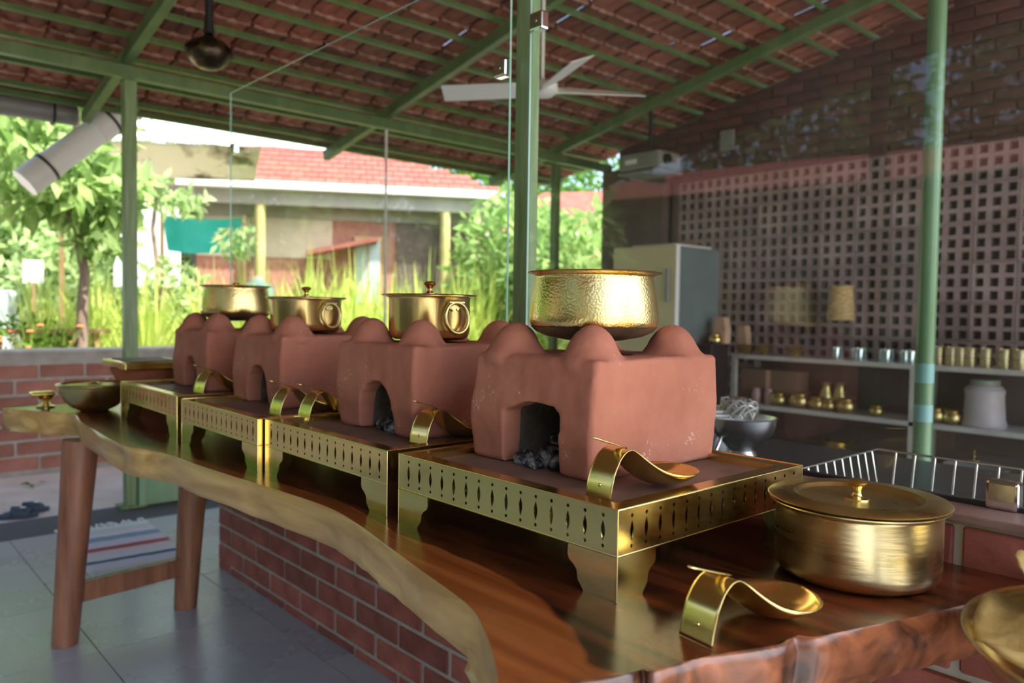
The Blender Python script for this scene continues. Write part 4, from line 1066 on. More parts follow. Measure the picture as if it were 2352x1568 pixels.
MB().lathe([(0, .27), (.09, .27), (.09, .31), (.02, .315), (0, .315)], 24).build('lid', M['plastic_grey'], wj, smooth=True)
cb = empty('cardboard_box', on_shelf(1775, T2_, 5.86)); tag(cb, 'brown cardboard box at the back left of the middle shelf', 'box')
MB().box(-.08, .10, -.26, .26, 0, .27).build('carton', pm('carton', (.20, .13, .08), None, rough=.8), cb, bevel=.004)
MB().box(-.0815, -.0805, -.02, .02, .02, .268).build('tape', M['kraft'], cb)
lathe_thing('brass_pot', [(r * 1.25, z * 1.25) for r, z in potp], M['brass_dull'], on_shelf(1928, T3_, 5.75), 'large brass pot on the bottom shelf', 'pot')
lathe_thing('steel_basin', [(0, 0), (.11, 0), (.15, .03), (.19, .10), (.20, .105), (.185, .10), (.14, .03), (0, .01)], M['steel_dull'], on_shelf(2250, T3_, 5.80), 'upturned wide steel basin on the bottom shelf', 'basin', None, 32)
# things above / beside the shelf
fg = empty('fridge', (5.0, 3.655, 0)); tag(fg, 'tall cream refrigerator standing at the end of the kitchen', 'fridge')
MB().box(.05, .62, .01, .63, .03, 1.82).build('cabinet', M['fridge_side_shade'], fg, bevel=.012)
dr = MB().box(0, .048, 0, .64, .62, 1.83).build('freezer_door', M['fridge'], fg, bevel=.012)
MB().box(-.03, 0, .05, .075, 1.38, 1.64).build('handle', M['plastic_grey'], dr, bevel=.006)
dr = MB().box(0, .048, 0, .64, .05, .605).build('lower_door', M['fridge'], fg, bevel=.012)
MB().box(-.03, 0, .05, .075, .36, .56).build('handle', M['plastic_grey'], dr, bevel=.006)
MB().box(-.001, .049, -.004, 0.0, .05, 1.83).build('door_edge', M['white'], fg)
MB().box(.08, .6, .08, .5, 1.82, 1.845).build('paper_stack', M['white'], fg)
bo = empty('black_cooker', (5.30, pX(1672, 900, 5.55).y, 0)); tag(bo, 'low black cooking range beside the steel shelf', 'cooker')
MB().box(0, .25, 0, .42, .03, 1.05).build('body', M['black'], bo, bevel=.01)
MB().box(-.01, 0, .04, .38, .15, .75).build('oven_door', M['black'], bo, bevel=.004)
MB().tube([(-.04, .06, .78), (-.04, .36, .78)], .008, 8).build('handle', M['steel'], bo)
lathe_thing('brass_pot', [(r * .62, z * .62) for r, z in potp], M['brass'], (5.37, pX(1640, 900, 5.37).y, 1.0505), 'small shiny brass pot on the black cooker', 'pot')
for (y, x, w, h, l) in ((pX(1655, 900, 5.46).y, 5.42, .11, .22, 'tall kraft paper parcel on the black cooker'), (pX(1704, 900, 5.75).y, 5.72, .09, .24, 'short kraft paper parcel at the left end of the top shelf')):
    kp = MB().prism([(-w / 2, 0), (w / 2, 0), (w * .56, h * .5), (w * .5, h), (-w * .35, h * .97), (-w * .56, h * .55)], lambda u, v, t: (t, u, v), .08).build('paper_parcel', M['kraft'], None, loc=(x, y, 1.0505 if x < 5.6 else .9655), bevel=.008); tag(kp, l, 'parcel')
wb = empty('basket_stand_in', (6.03, 2.545, 1.30)); tag(wb, 'small golden basket shape standing in for a reflection before the perforated wall', 'basket')  # stands in for a golden patch read as the big pot's reflection
MB().lathe([(0, 0), (.10, 0), (.104, .01), (.085, .25), (.089, .262), (.080, .257), (.092, .01), (0, .01)], 28).build('weave', M['wicker'], wb, smooth=True)
MB().tube([(.085 * math.cos(a), .085 * math.sin(a), .26) for a in np.linspace(0, 2 * PI, 28, endpoint=False)], .009, 8, closed=True).build('rim', M['wicker'], wb, smooth=True)
wb.location = (5.96, *pX(1930, 735, 5.96)[1:])
# steel kitchen table just behind the counter wall
kt = empty('steel_table', (1.68, -0.3, 0)); tag(kt, 'steel work table behind the brick wall', 'table')
MB().box(0, 1.25, 0, 1.93, .745, .78).build('table_top', M['granite'], kt, bevel=.004)
for a in (.05, 1.20):
    for b in (.05, 1.88): MB().box(a - .02, a + .02, b - .02, b + .02, 0, .745).build('leg', M['steel_dull'], kt)
# wire dish rack
KZ = 0.7805
wr_ = empty('wire_rack', (1.84, 0.30, KZ)); tag(wr_, 'steel wire dish rack behind the glass at the right', 'rack')
RX, RY, RHt = 0.42, 0.62, 0.125
fl = .025
MB().tube([(-fl, -fl, RHt), (RX + fl, -fl, RHt), (RX + fl, RY + fl, RHt), (-fl, RY + fl, RHt)], .0035, 8, closed=True).build('top_rim', M['steel'], wr_, smooth=True)
MB().tube([(0, 0, .006), (RX, 0, .006), (RX, RY, .006), (0, RY, .006)], .004, 8, closed=True).build('base_rim', M['steel'], wr_, smooth=True)
wm = MB().tube([(0, 0, .006), (fl * .9, 0, RHt)], .0030, 6).mesh('wire', M['chrome'], True)
for k in range(12):
    y = RY * (k + .5) / 12
    inst('wire', wm, wr_, (RX, y, 0)); inst('wire', wm, wr_, (0, y, 0), (0, 0, PI))
for k in range(9):
    x = RX * (k + .5) / 9
    inst('wire', wm, wr_, (x, RY, 0), (0, 0, PI / 2)); inst('wire', wm, wr_, (x, 0, 0), (0, 0, -PI / 2))
bw = MB().tube([(0, 0, .006), (0, RY, .006)], .0028, 6).mesh('wire', M['chrome'], True)
for k in range(1, 8): inst('wire', bw, wr_, (RX * k / 8, 0, 0))
# stacked steel vessels
q = pz(1702, 1052, KZ)
sv_ = empty('steel_vessel', (q.x, q.y, KZ)); tag(sv_, 'round steel vessel on the work table right of the nearest stove', 'vessel')
MB().lathe([(0, 0), (.05, 0), (.055, .012), (.045, .03), (.07, .055), (.105, .09), (.115, .125), (.118, .145), (.124, .148), (.115, .148), (.10, .09), (.06, .05), (0, .04)], 40).build('bowl', M['steel'], sv_, smooth=True)
q2 = pz(1640, 1040, KZ)
s2_ = empty('steel_plates', (q2.x - .03, q2.y, KZ)); tag(s2_, 'steel pot topped with pale lids half hidden behind the nearest stove', 'vessel')
MB().lathe([(0, 0), (.09, 0), (.10, .02), (.10, .13), (.11, .135), (0, .135)], 40).build('pot', M['steel'], s2_, smooth=True)
for k in range(3): MB().lathe([(0, .137 + .012 * k), (.115 - .012 * k, .137 + .012 * k), (.118 - .012 * k, .145 + .012 * k), (0, .147 + .012 * k)], 40).build('lid', M['white'], s2_, smooth=True)
sc_ = empty('steel_scrubber', (q.x - .01, q.y + .01, KZ + .1485)); tag(sc_, 'tangle of steel whisks heaped on the steel vessel', 'utensils')
for k in range(26):
    a, b_ = random.uniform(0, 6.28), random.uniform(.03, .07)
    MB().tube([(b_ * math.cos(a + t) * (1 - .2 * t), b_ * math.sin(a + t), .005 + .045 * math.sin(t * PI / 2.2) + .012 * math.sin(3 * t + k)) for t in np.linspace(0, 2.2, 10)], .0035, 6).build('wire_loop', M['steel_dull'], sc_, smooth=True)
ld = empty('steel_ladle', (q.x - .05, q.y - .0, KZ)); tag(ld, 'steel ladle leaning against the steel vessel', 'ladle')
MB().tube([(-.10, .02, .01), (.045, .02, .20)], .006, 10).build('handle', M['steel'], ld, smooth=True)
MB().lathe([(0, -.02), (.02, -.014), (.032, 0), (.030, 0), (.018, -.010), (0, -.016)], 20).build('cup', M['steel'], ld, smooth=True, loc=(.052, .02, .215))
# projector and fan, pendant
pj = empty('projector', (5.55, 4.36, 2.62)); tag(pj, 'grey projector hung under the roof in the kitchen corner', 'projector')
MB().box(-.16, .16, -.22, .22, -.075, .075).build('case', M['plastic_grey'], pj, bevel=.02)
MB().box(-.163, -.16, .02, .15, -.02, .02).build('label_strip', M['white'], pj)
MB().tube([(-.06, -.215, .0), (-.06, -.25, .0)], .045, 20).build('lens', M['black'], pj, smooth=True)
MB().box(-.17, .17, -.23, .23, -.11, -.09).build('mount_tray', M['plastic_grey'], pj, bevel=.004)
MB().tube([(.0, 0, .075), (.0, 0, rz(4.27) - 2.60 - .02)], .02, 12).build('drop_rod', M['black'], pj, smooth=True)
hub = pD(1245, 207, 4.45)
fn = empty('ceiling_fan', (hub.x, hub.y, hub.z)); tag(fn, 'pale three blade ceiling fan behind the middle post', 'fan')
MB().lathe([(0, -.04), (.06, -.035), (.09, -.01), (.09, .03), (.05, .05), (.02, .06), (0, .06)], 28).build('motor', M['white'], fn, smooth=True)
MB().tube([(0, 0, .05), (0, 0, rz(hub.y) - hub.z - .02)], .012, 10).build('down_rod', M['white'], fn, smooth=True)
rv = Vector((RIGHT.x, RIGHT.y, 0)).normalized(); base_a = math.atan2(rv.y, rv.x)
for k, a in enumerate((base_a + .10, base_a + PI - .2, base_a - PI / 2 + .30)):
    d = Vector((math.cos(a), math.sin(a), 0)); t = Vector((-d.y, d.x, 0))
    bm_ = MB(); Lb = .58
    V = [d * .07 + t * -.03, d * .07 + t * .03, d * .16 + t * .065, d * Lb + t * .075, d * (Lb + .015) + t * -.055, d * .16 + t * -.055]
    V = [v + Vector((0, 0, (.026 if i in (1, 2, 3) else -.026))) for i, v in enumerate(V)]
    bm_.add(V + [v + Vector((0, 0, .004)) for v in V], [(5, 4, 3, 2, 1, 0), (6, 7, 8, 9, 10, 11)] + [(i, (i + 1) % 6, (i + 1) % 6 + 6, i + 6) for i in range(6)])
    bm_.build('blade', M['white'], fn)
hp = pD(480, 118, 4.05)
pn = empty('hanging_bell_lamp', (hp.x, hp.y, hp.z)); tag(pn, 'dark aged bronze hanging lamp with round bowl under the roof', 'lamp')
MB().lathe([(0, -.095), (.05, -.088), (.09, -.06), (.112, -.02), (.112, .01), (.10, .03), (.07, .05), (.03, .075), (.018, .10), (0, .10)], 40).build('bowl', M['bronze'], pn, smooth=True)
for k in range(14):
    a = 2 * PI * k / 14; d = Vector((math.cos(a), math.sin(a), 0)); t = Vector((-d.y, d.x, 0))
    MB().add([d * .085 + t * -.02 + Vector((0, 0, .045)), d * .085 + t * .02 + Vector((0, 0, .045)), d * .117 + t * .022 + Vector((0, 0, .012)), d * .124 + Vector((0, 0, -.015)), d * .117 + t * -.022 + Vector((0, 0, .012))], [(0, 1, 2, 3, 4)]).build('petal', M['bronze'], pn)
MB().tube([(0, 0, .09), (0, 0, .16), (0, 0, rz(hp.y) - hp.z - .02)], [.030, .020, .020], 12).build('stem', M['black'], pn, smooth=True)
sw = MB().box(0, .02, -.07, .07, -.09, .09).build('switch_box', M['plastic_grey'], None, loc=(6.07, *(pX(1670, 322, 6.08))[1:]), bevel=.005); tag(sw, 'small grey box on the dark gable wall', 'box')

# ================================================================== GARDEN
def leaf_cloud(n, centre, radii, size, mat, name, seed, flat=0.35, shell=0.5):
    g = np.random.default_rng(seed)
    d = g.normal(size=(n, 3)); d /= np.linalg.norm(d, axis=1)[:, None]
    r = g.uniform(shell ** 3, 1, n) ** (1 / 3)
    c = np.asarray(centre) + d * r[:, None] * np.asarray(radii)
    ax = g.normal(size=(n, 3)); ax[:, 2] -= .6; ax /= np.linalg.norm(ax, axis=1)[:, None]
    s = np.cross(ax, g.normal(size=(n, 3))); s /= np.linalg.norm(s, axis=1)[:, None]
    L_ = size * g.uniform(.6, 1.3, n)[:, None]; W_ = L_ * flat
    V = np.stack([c, c + ax * L_ * .45 + s * W_ * .5, c + ax * L_, c + ax * L_ * .45 - s * W_ * .5], 1).reshape(-1, 3)
    return V, np.arange(4 * n).reshape(n, 4)
def foliage(name, parent, clouds, mat):
    Vs, Fs, b = [], [], 0
    for (n, c, rad, size, seed) in clouds:
        V, F = leaf_cloud(n, c, rad, size, mat, name, seed); Vs.append(V); Fs.append(F + b); b += len(V)
    return tag(inst(name, fast_mesh(name, np.concatenate(Vs), np.concatenate(Fs), mat), parent), kind='stuff')
def tree(x, y, trunk, clouds, mat, label, z0=-0.03, r0=.07, name='garden_tree', group=None, limbs=()):
    t = empty(name, (x, y, z0)); tag(t, label, 'tree', group)
    n = len(trunk)
    MB().tube(trunk, [r0 * (1 - .5 * i / (n - 1)) for i in range(n)], 12).build('trunk', M['bark'], t, smooth=True)
    for l in limbs: MB().tube(l, [r0 * .45 * (1 - .6 * i / (len(l) - 1)) for i in range(len(l))], 8).build('limb', M['bark'], t, smooth=True)
    foliage('foliage', t, clouds, mat)
    return t
# main tree behind the garden wall: trunk shows at picture column 185
tb, tt_ = pY(187, 790, 7.55), pY(180, 480, 7.55)
tree(tb.x, tb.y, [(0, 0, 0), (0, 0, .9), (.01, 0, 1.3), (.03, 0, 1.6), (-.03, 0, 1.95), (-.02, .05, 2.5), (.0, .1, 3.1)],
     [(420, (-.35, 0, 2.45), (.55, .6, .38), .24, 1), (380, (.18, .1, 2.35), (.34, .5, .36), .24, 2), (420, (-.85, .3, 2.9), (.6, .7, .45), .25, 3), (420, (-.15, .3, 3.2), (.8, .8, .45), .25, 4), (120, (.12, -.1, 1.95), (.28, .3, .2), .2, 5)],
     M['leaf'], 'leafy tree with curved slim trunk just behind the garden wall', r0=.055, limbs=[[(-.02, 0, 2.0), (-.25, .0, 2.3), (-.6, .1, 2.6)], [(.0, 0, 2.05), (.25, .05, 2.35), (.5, .1, 2.55)]])
t2 = pY(375, 700, 8.4)
tree(t2.x, t2.y, [(0, 0, 0), (0, 0, 1.0), (-.03, 0, 1.5), (-.1, 0, 2.1), (-.05, 0, 2.6)],
     [(170, (-.22, 0, 2.55), (.26, .3, .2), .15, 11), (140, (.16, 0, 2.42), (.3, .3, .12), .15, 12), (260, (.1, 0, 1.5), (.35, .35, .35), .15, 13), (160, (.85, .2, 2.05), (.2, .3, .18), .14, 14)],
     M['leaf_pale'], 'slender young tree with dark trunk right of the left post', r0=.035)
# grass clumps
def grass_mesh(seed, n, h, spread):
    g = np.random.default_rng(seed); V = []; F = []
    for i in range(n):
        a = g.uniform(0, 6.28); rr = g.uniform(0, .12); x, y = rr * math.cos(a), rr * math.sin(a)
        da = g.uniform(0, 6.28); bend = g.uniform(.1, 1) * spread; hh = h * g.uniform(.55, 1.1); w = g.uniform(.010, .020)
        tx, ty = -math.sin(da), math.cos(da); b = len(V)
        for k in range(5):
            t = k / 4; u = bend * t * t; ww = w * (1 - t ** 2) + .001
            px, py, pz_ = x + math.cos(da) * u, y + math.sin(da) * u, hh * (t - .25 * t * t * bend / spread)
            V += [(px - tx * ww, py - ty * ww, pz_), (px + tx * ww, py + ty * ww, pz_)]
        F += [(b + 2 * k, b + 2 * k + 1, b + 2 * k + 3, b + 2 * k + 2) for k in range(4)]
    return fast_mesh('blades', np.array(V), np.array(F), M['grass'])
gms = [grass_mesh(s, 90, 1.5, .5) for s in range(4)]
def clump(x, y, s, label='clump of tall bright green grass behind the garden wall', group='tall grass clumps behind the garden wall'):
    c = empty('grass_clump', (x, y, -.03), random.uniform(0, 6.28)); tag(c, label, 'grass', group)
    c.scale = (s, s, s)
    tag(inst('blades', random.choice(gms), c), kind='stuff')
for i in range(46):
    px = -60 + 1260 * i / 45 + random.uniform(-25, 25)
    Yd = random.uniform(7.75, 9.3)
    p = pY(px, 760, Yd)
    if px < 60: continue
    clump(p.x, p.y, random.uniform(.95, 1.25) if px < 560 else random.uniform(1.1, 1.4))
for px, Yd in ((1265, 7.3), (1320, 7.6), (1375, 7.2), (1300, 8.4), (1350, 8.8)):
    p = pY(px, 640, Yd); clump(p.x, p.y, random.uniform(.8, 1.1))
# flower bed at far left
fb = empty('flower_bush', (*pY(40, 790, 7.72)[:2], -.03)); tag(fb, 'low bush with orange flowers at the left of the garden', 'bush')
foliage('foliage', fb, [(500, (0, 0, .9), (.5, .3, .35), .09, 21)], M['leaf_dark'])
fo = pm('orange_flower', (.65, .22, .08), None, rough=.6)
for k in range(14):
    MB().lathe([(0, .01), (.02, .02), (.032, .012), (0, -.01)], 8).build('flower', fo, fb, loc=(random.uniform(-.4, .45), random.uniform(-.35, -.1), random.uniform(.85, 1.2)))
# background trees
bgs = [(-60, 12.5, 2.0, 3.6, 'leaf'), (120, 14.5, 2.4, 3.4, 'leaf'), (330, 16.5, 2.2, 3.0, 'leaf'), (130, 12.6, 1.2, 1.9, 'leaf_pale'), (240, 12.0, 1.3, 1.7, 'leaf_pale'), (1330, 10.5, 1.1, 1.7, 'leaf'), (1180, 11.0, .9, 1.9, 'leaf'), (1400, 21, 2.5, 3.8, 'leaf_dark'), (960, 22, 3.0, 5.4, 'leaf_dark'), (1160, 24, 2.6, 4.6, 'leaf_dark'), (620, 25, 3.4, 6.0, 'leaf_dark'), (-350, 16, 3.2, 4.5, 'leaf')]
lab = ['broad bright tree at the far left edge of the garden', 'bright tree behind the slim trunk in the garden', 'bright tree behind the left post', 'pale shrub low at the left edge', 'pale shrub left of the post', 'bright bush beside the corner column', 'bright bush left of the corner column and right of the porch', 'dark tree behind the corner column', 'dark tall tree behind the porch', 'dark tree at the right of the porch', 'dark tall tree behind the red roofed house', 'large tree beyond the left edge of the picture']
for i, (px, D, R_, hc, mt_) in enumerate(bgs):
    p = pD(px, 700, D); n = int(1500 * R_)
    tree(p.x, p.y, [(0, 0, 0), (.05, 0, hc * .5), (0, .05, hc)], [(n, (0, 0, hc), (R_, R_, hc * .62), .26, 40 + i), (n // 2, (R_ * .5, -.3, hc * .7), (R_ * .7, R_ * .7, hc * .4), .24, 60 + i)], M[mt_], lab[i], r0=.12, name='background_tree')
# teal shade net
nt_ = empty('shade_net', (0, 0, 0)); tag(nt_, 'teal green shade net stretched between trees in the garden', 'net')
c0, c1, c2_, c3_ = pD(372, 492, 10.2), pD(560, 498, 9.9), pD(560, 572, 9.9), pD(385, 575, 10.2)
nt_.location = (c3_.x, c3_.y, 0); V = []; n = 16
for j in range(7):
    for i in range(n + 1):
        s, t = i / n, j / 6; a = c3_.lerp(c2_, s); b = c0.lerp(c1, s); v = a.lerp(b, t)
        v = v + Vector((.5, .6, 0)) * (.10 * math.sin(s * 9) * (1 - t * .5)) - Vector((c3_.x, c3_.y, .05 * math.sin(s * PI)))
        V.append(v)
net = MB().add(V, [(j * (n + 1) + i, j * (n + 1) + i + 1, (j + 1) * (n + 1) + i + 1, (j + 1) * (n + 1) + i) for j in range(6) for i in range(n)]).build('net', M['net'], nt_, True)
for cc in (c0, c1): MB().tube([(cc.x - c3_.x, cc.y - c3_.y, -.03), (cc.x - c3_.x, cc.y - c3_.y, cc.z + .02)], .025, 8).build('pole', M['timber'], nt_)
pw = MB().box(-.45, .45, -.03, .03, 0, 1.25).build('white_board', M['white'], None, loc=(*pD(338, 530, 10.8)[:2], 1.55), rot=(0, 0, YAW - PI / 2)); tag(pw, 'white board panel behind the left post in the garden', 'board')
pwl = 1
# white tarpaulin canopy beyond the eave
ca = empty('tarpaulin_canopy', (0, 0, 0)); tag(ca, 'white and stained tarpaulin canopy stretched beyond the eave', 'canopy')
def sheet(name, q, mat, sag, n=20, m=8):
    V = []
    for j in range(m + 1):
        for i in range(n + 1):
            s, t = i / n, j / m; v = q[0].lerp(q[1], s).lerp(q[3].lerp(q[2], s), t)
            V.append(v - Vector((0, 0, sag * math.sin(t * PI) * (.6 + .4 * math.sin(s * 11)) + .03 * mnoise.noise(Vector((s * 6, t * 4, 0))))))
    o = MB().add(V, [(j * (n + 1) + i, j * (n + 1) + i + 1, (j + 1) * (n + 1) + i + 1, (j + 1) * (n + 1) + i) for j in range(m) for i in range(n)]).build(name, mat, ca, True)
    md = o.modifiers.new('t', 'SOLIDIFY'); md.thickness = .006
sheet('white_sheet', [pD(232, 318, 8.6), pD(760, 345, 8.3), pD(790, 290, 9.6), pD(200, 235, 10.2)], M['tarp'], .03)
sheet('stained_sheet', [pD(140, 398, 9.2), pD(585, 412, 9.6), pD(600, 336, 9.0), pD(225, 322, 8.7)], M['tarp_stain'], .05)
MB().tube([pD(150, 397, 9.2), pD(360, 406, 9.4), pD(585, 413, 9.6)], .014, 8).build('hem_rope', M['plastic_grey'], ca, smooth=True)
for px, D, yb in ((140, 9.2, 398),):
    pp = pD(px, yb, D); MB().tube([(pp.x, pp.y, -.03), (pp.x, pp.y, pp.z)], .03, 8).build('pole', M['timber'], ca)
# car and sign far left
cp = pD(-140, 690, 10.8)
cr_ = empty('parked_car', (cp.x, cp.y, -.03), YAW + .10); tag(cr_, 'pale silver car parked beyond the garden at the left edge', 'car')
prof = [(-2.1, .35), (-2.15, .75), (-1.95, .95), (-1.25, 1.02), (-.75, 1.48), (.55, 1.52), (1.15, 1.08), (1.9, .95), (2.05, .70), (2.05, .35)]
MB().prism(prof, lambda u, v, w: (u, w - .85, v), 1.7).build('body', M['car'], cr_, bevel=.06)
MB().prism([(-1.12, 1.04), (-.70, 1.42), (.50, 1.45), (1.0, 1.08)], lambda u, v, w: (u, w - .865, v), 1.73).build('side_window', M['pane_blue'], cr_)
for wx in (-1.3, 1.3):
    for wy in (-.87, .72): MB().tube([(wx, wy, .32), (wx, wy + .17, .32)], .32, 24).build('wheel', M['black'], cr_)
sp_ = pD(76, 620, 9.6)
sg = empty('white_sign', (sp_.x, sp_.y, -.03), YAW - PI / 2); tag(sg, 'small white sign board on a stake in the garden', 'sign')
MB().box(-.12, .12, -.01, .01, 1.58, 1.86).build('board', M['white'], sg); MB().box(-.015, .015, .0, .03, 0, 1.6).build('stake', M['timber'], sg)
MB().box(-.09, .09, -.012, -.010, 1.70, 1.715).build('printed_line', M['kraft'], sg)
bd = pY(215, 748, 7.5)
bl = empty('garden_bench', (bd.x - .3, bd.y + .35, -.03)); tag(bl, 'weathered pale plank bench among the grass', 'bench')
MB().box(-.45, .5, -.08, .08, 1.06, 1.10).build('plank', M['timber'], bl)
for q in (-.35, .4): MB().box(q - .02, q + .02, -.05, .05, 0, 1.06).build('leg', M['timber'], bl)

# ---- red roofed house
A0 = Vector((4.66, 10.72, 0)); ud = Vector((.867, -.499, 0)); bd_ = Vector((.499, .867, 0))
hs = empty('brick_house', (A0.x, A0.y, -.03), math.atan2(ud.y, ud.x)); tag(hs, 'brick house with red tiled roof and white gutter across the garden', 'house')
# local: x along facade, y away from the viewer, z up
MB().box(-0.8, 3.4, .25, 5.0, 0, 3.0).build('wall', M['house_brick'], hs)
MB().box(-0.8, 1.1, .235, .255, 2.05, 2.62).build('plaster_band', M['house_wall'], hs)
MB().box(-0.8, 3.4, .22, .26, 2.62, 3.0).build('soffit_shadow_band', M['shade_wall'], hs)  # grey strip is the soffit's shadow painted on the wall
MB().box(-1.0, 3.6, -.02, .25, 2.98, 3.02).build('soffit', M['shade_wall'], hs)
e0, e1 = -1.0, 3.62
rv_ = [(e0, -.05, 3.08), (e1, -.05, 3.08), (e1, 5.4, 3.08), (e0, 5.4, 3.08), (e0 + 1.3, 2.65, 4.55), (e1 - 2.9, 2.65, 4.55)]
MB().add(rv_ + [(a, b, c - .05) for a, b, c in rv_], [(0, 1, 5, 4), (1, 2, 5), (2, 3, 4, 5), (3, 0, 4), (7, 6, 10, 11), (8, 7, 11), (9, 8, 11, 10), (6, 9, 10)]).build('roof_deck', M['house_roof'], hs)
tlm = MB().box(-.095, .095, -.02, .20, 0, .028).mesh('roof_tile', M['house_roof'])
ct = 0; rs = MB(); slope = math.atan2(1.47, 2.70)
for r_ in range(13):
    yy = -.05 + .2 * r_; zz = 3.10 + (yy + .05) * 1.47 / 2.7
    lo, hi = e0 + 1.3 * (yy + .05) / 2.7, e1 - 2.9 * (yy + .05) / 2.7
    kx = lo + .1
    while kx < hi - .09:
        if ct < 300 and kx > -.8 : inst('roof_tile', tlm, hs, (kx, yy, zz + .004), (slope - .05, random.uniform(-.01, .01), 0)); ct += 1
        kx += .2
MB().box(e0, e1, -.16, -.04, 2.99, 3.10).build('gutter', M['white'], hs, bevel=.01)
MB().box(e0, e1, -.05, -.02, 2.78, 2.99).build('fascia', M['shade_wall'], hs)
for cx in (2.75, .1):
    MB().tube([(cx, .0, 0), (cx, .0, 2.78)], .075, 14).build('porch_column', M['olive'], hs, smooth=True)
def window(cx, z0, w, h):
    f = MB().box(cx - w / 2, cx + w / 2, .20, .235, z0, z0 + h).build('window', M['timber'], hs)
    for s in (-1, 1): MB().box(cx + s * w * .24 - w * .2, cx + s * w * .24 + w * .2, .19, .20, z0 + .06, z0 + h - .06).build('pane', M['pane_blue'], f)
window(1.62, 1.35, .40, 1.05)
MB().box(2.05, 3.2, .20, .24, 0, 2.6).build('porch_opening', M['dark_wall'], hs)
MB().prism([(.75, 2.13), (1.75, 2.36), (1.75, 2.30), (.75, 2.07)], lambda u, v, w: (u, -.25 + w, v), .5).build('lean_to_roof', M['house_roof'], hs)
MB().box(2.95, 3.35, .18, .20, 0, 2.0).build('door', M['timber'], hs)
tk = empty('water_tank', (*pD(592, 590, 10.1)[:2], -.03)); tag(tk, 'pale green plastic water drum at the end of the plaster wall', 'drum')
MB().lathe([(0, 0), (.19, 0), (.2, .03), (.2, 1.55), (.17, 1.62), (.06, 1.66), (0, 1.66)], 24).build('drum', pm('tank', (.30, .55, .48), None, rough=.4), tk, smooth=True)
MB().lathe([(0, 1.66), (.07, 1.66), (.07, 1.72), (0, 1.725)], 16).build('cap', M['white'], tk, smooth=True)
# grey shed left of the house
sd = empty('garden_shed', (*pD(455, 600, 12.6)[:2], -.03), YAW - PI / 2 - .1); tag(sd, 'grey shed with pale gutter behind the teal net', 'shed')
MB().box(-.75, .62, .3, 2.0, 0, 2.55).build('wall', M['shade_wall'], sd)
MB().box(-.95, .75, -.05, 2.2, 2.98, 3.30).build('roof', M['dark_wall'], sd, bevel=.03)
MB().tube([(-.95, -.12, 2.98), (.75, -.12, 2.96)], .11, 16).build('gutter', M['pvc'], sd, smooth=True)
for q_ in (-.7, .0, .55): MB().box(q_ - .04, q_ + .04, .0, .08, 0, 2.98).build('post', M['shade_wall'], sd)
# second house far right
h2 = empty('far_house', (*pD(1320, 520, 15)[:2], -.03), YAW - PI / 2 - .25); tag(h2, 'distant house with pale gutter seen beside the corner column', 'house')
MB().box(-1.6, 1.6, .4, 3, 0, 2.8).build('wall', M['house_brick'], h2)
MB().add([(-1.9, 0, 2.85), (1.9, 0, 2.85), (1.9, 3.4, 2.85), (-1.9, 3.4, 2.85), (-1, 1.7, 3.9), (1, 1.7, 3.9)], [(0, 1, 5, 4), (1, 2, 5), (2, 3, 4, 5), (3, 0, 4), (3, 2, 1, 0)]).build('roof', M['house_roof'], h2)
MB().box(-1.9, 1.9, -.12, 0, 2.72, 2.86).build('gutter', M['white'], h2)
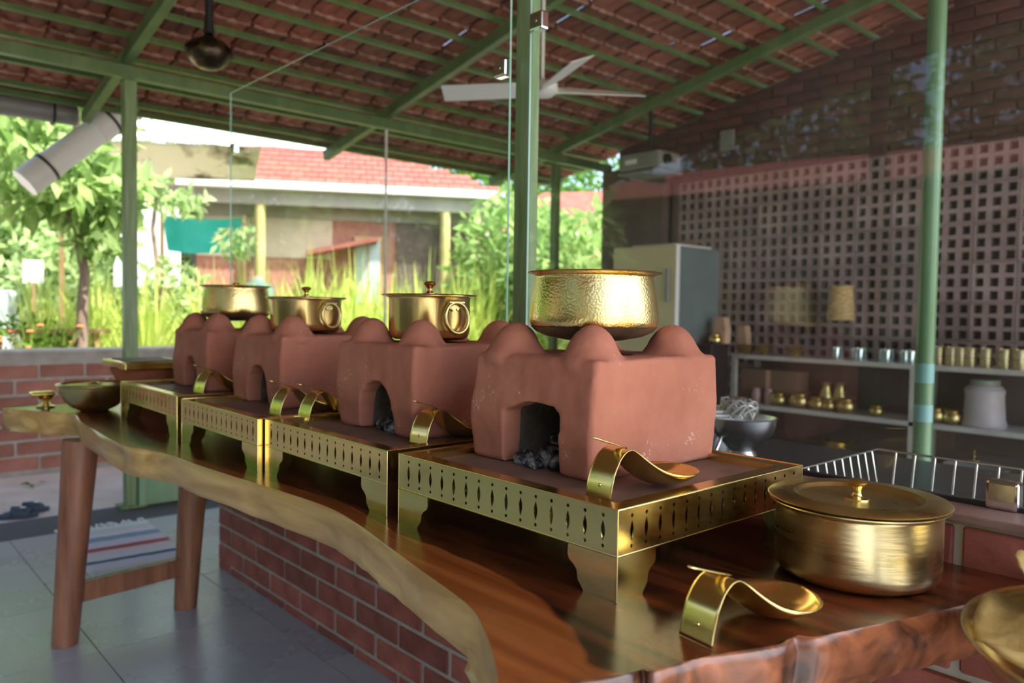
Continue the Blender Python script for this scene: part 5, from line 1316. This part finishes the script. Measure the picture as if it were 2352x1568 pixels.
# neighbour on the open side (seen mirrored in the glass)
h3 = empty('neighbour_house', (-8.6, 5.4, -.03), PI / 2 - .22); tag(h3, 'pale house with pink tiled roof across the yard, seen mirrored in the glass', 'house')
MB().box(-6.0, 6.0, .5, 5, 0, 3.25).build('wall', M['shade_wall'], h3)
MB().add([(-6.4, -.4, 3.30), (6.4, -.4, 3.30), (6.4, 6, 3.30), (-6.4, 6, 3.30), (-4.4, 2.6, 4.25), (4.4, 2.6, 4.25)], [(0, 1, 5, 4), (1, 2, 5), (2, 3, 4, 5), (3, 0, 4), (3, 2, 1, 0)]).build('roof', M['house_roof'], h3)
yw = MB().box(-4.35, -4.20, -5.0, 2.70, -.03, 2.50).box(-4.35, -4.20, 2.70, 6.3, -.03, 1.05).build('wall_light_block', M['light_block_wall']); tag(yw, 'dark olive unseen wall added to block side light, with a wide gap', kind='structure')  # added out of view to block light from the stoves' left faces
MB().box(-4.39, -4.16, -5.0, 2.72, 2.50, 2.55).build('wall_cap', M['mortar_pale'], yw)
for i, (x, y, R_, hc, l) in enumerate(((-18.5, 11.5, 3.4, 6.6, 'tall sky-screening tree behind the far end of the neighbour house'), (-19.0, 4.5, 3.4, 7.0, 'tall sky-screening tree behind the neighbour house, left of its middle'), (-18.5, -2.5, 3.4, 6.8, 'tall sky-screening tree behind the neighbour house, right of its middle'), (-17.0, -9.5, 3.4, 6.4, 'tall sky-screening tree behind the near end of the neighbour house'),
                                        (-9.5, -11.5, 3.2, 4.6, 'tall sky-screening tree in the corner of the yard'), (-6.6, 10.4, 1.7, 2.6, 'leafy tree kept bright for the brass to mirror, far corner of the yard'))):  # last one given bright leaves for the brass panels to mirror
    tree(x, y, [(0, 0, 0), (.1, 0, hc * .5), (0, .1, hc)], [(7000, (0, 0, hc), (R_, R_, hc * .5), .38, 90 + i)], M['leaf'] if x == -6.6 else M['leaf_dark'], l, r0=.16, name='yard_tree')  # dense row added to cover the sky and cut light from this side
for i, (x, y, R_, hc, l) in enumerate(((-2.6, 12.2, 1.9, 2.7, 'dense dark tree added left of the garden to darken the glass reflection'), (-5.6, 14.5, 2.6, 4.0, 'tall dark tree added farther left to darken the glass reflection'), (-9.0, 14.0, 2.6, 4.0, 'tall dark tree added at the far left corner to darken the glass reflection'))):
    tree(x, y, [(0, 0, 0), (.1, 0, hc * .5), (0, .1, hc)], [(5000, (0, 0, hc), (R_, R_, hc * .75), .30, 150 + i)], M['leaf_dark'], l, r0=.14, name='yard_tree')  # added out of view to cover bright sky mirrored in the glass
tree(4.5, -16.0, [(0, 0, 0), (.1, 0, 1.6), (0, .1, 3.2)], [(2600, (0, 0, 3.2), (3, 3, 1.9), .30, 130)], M['leaf'], 'broad tree on the near side of the pavilion', r0=.16, name='yard_tree')
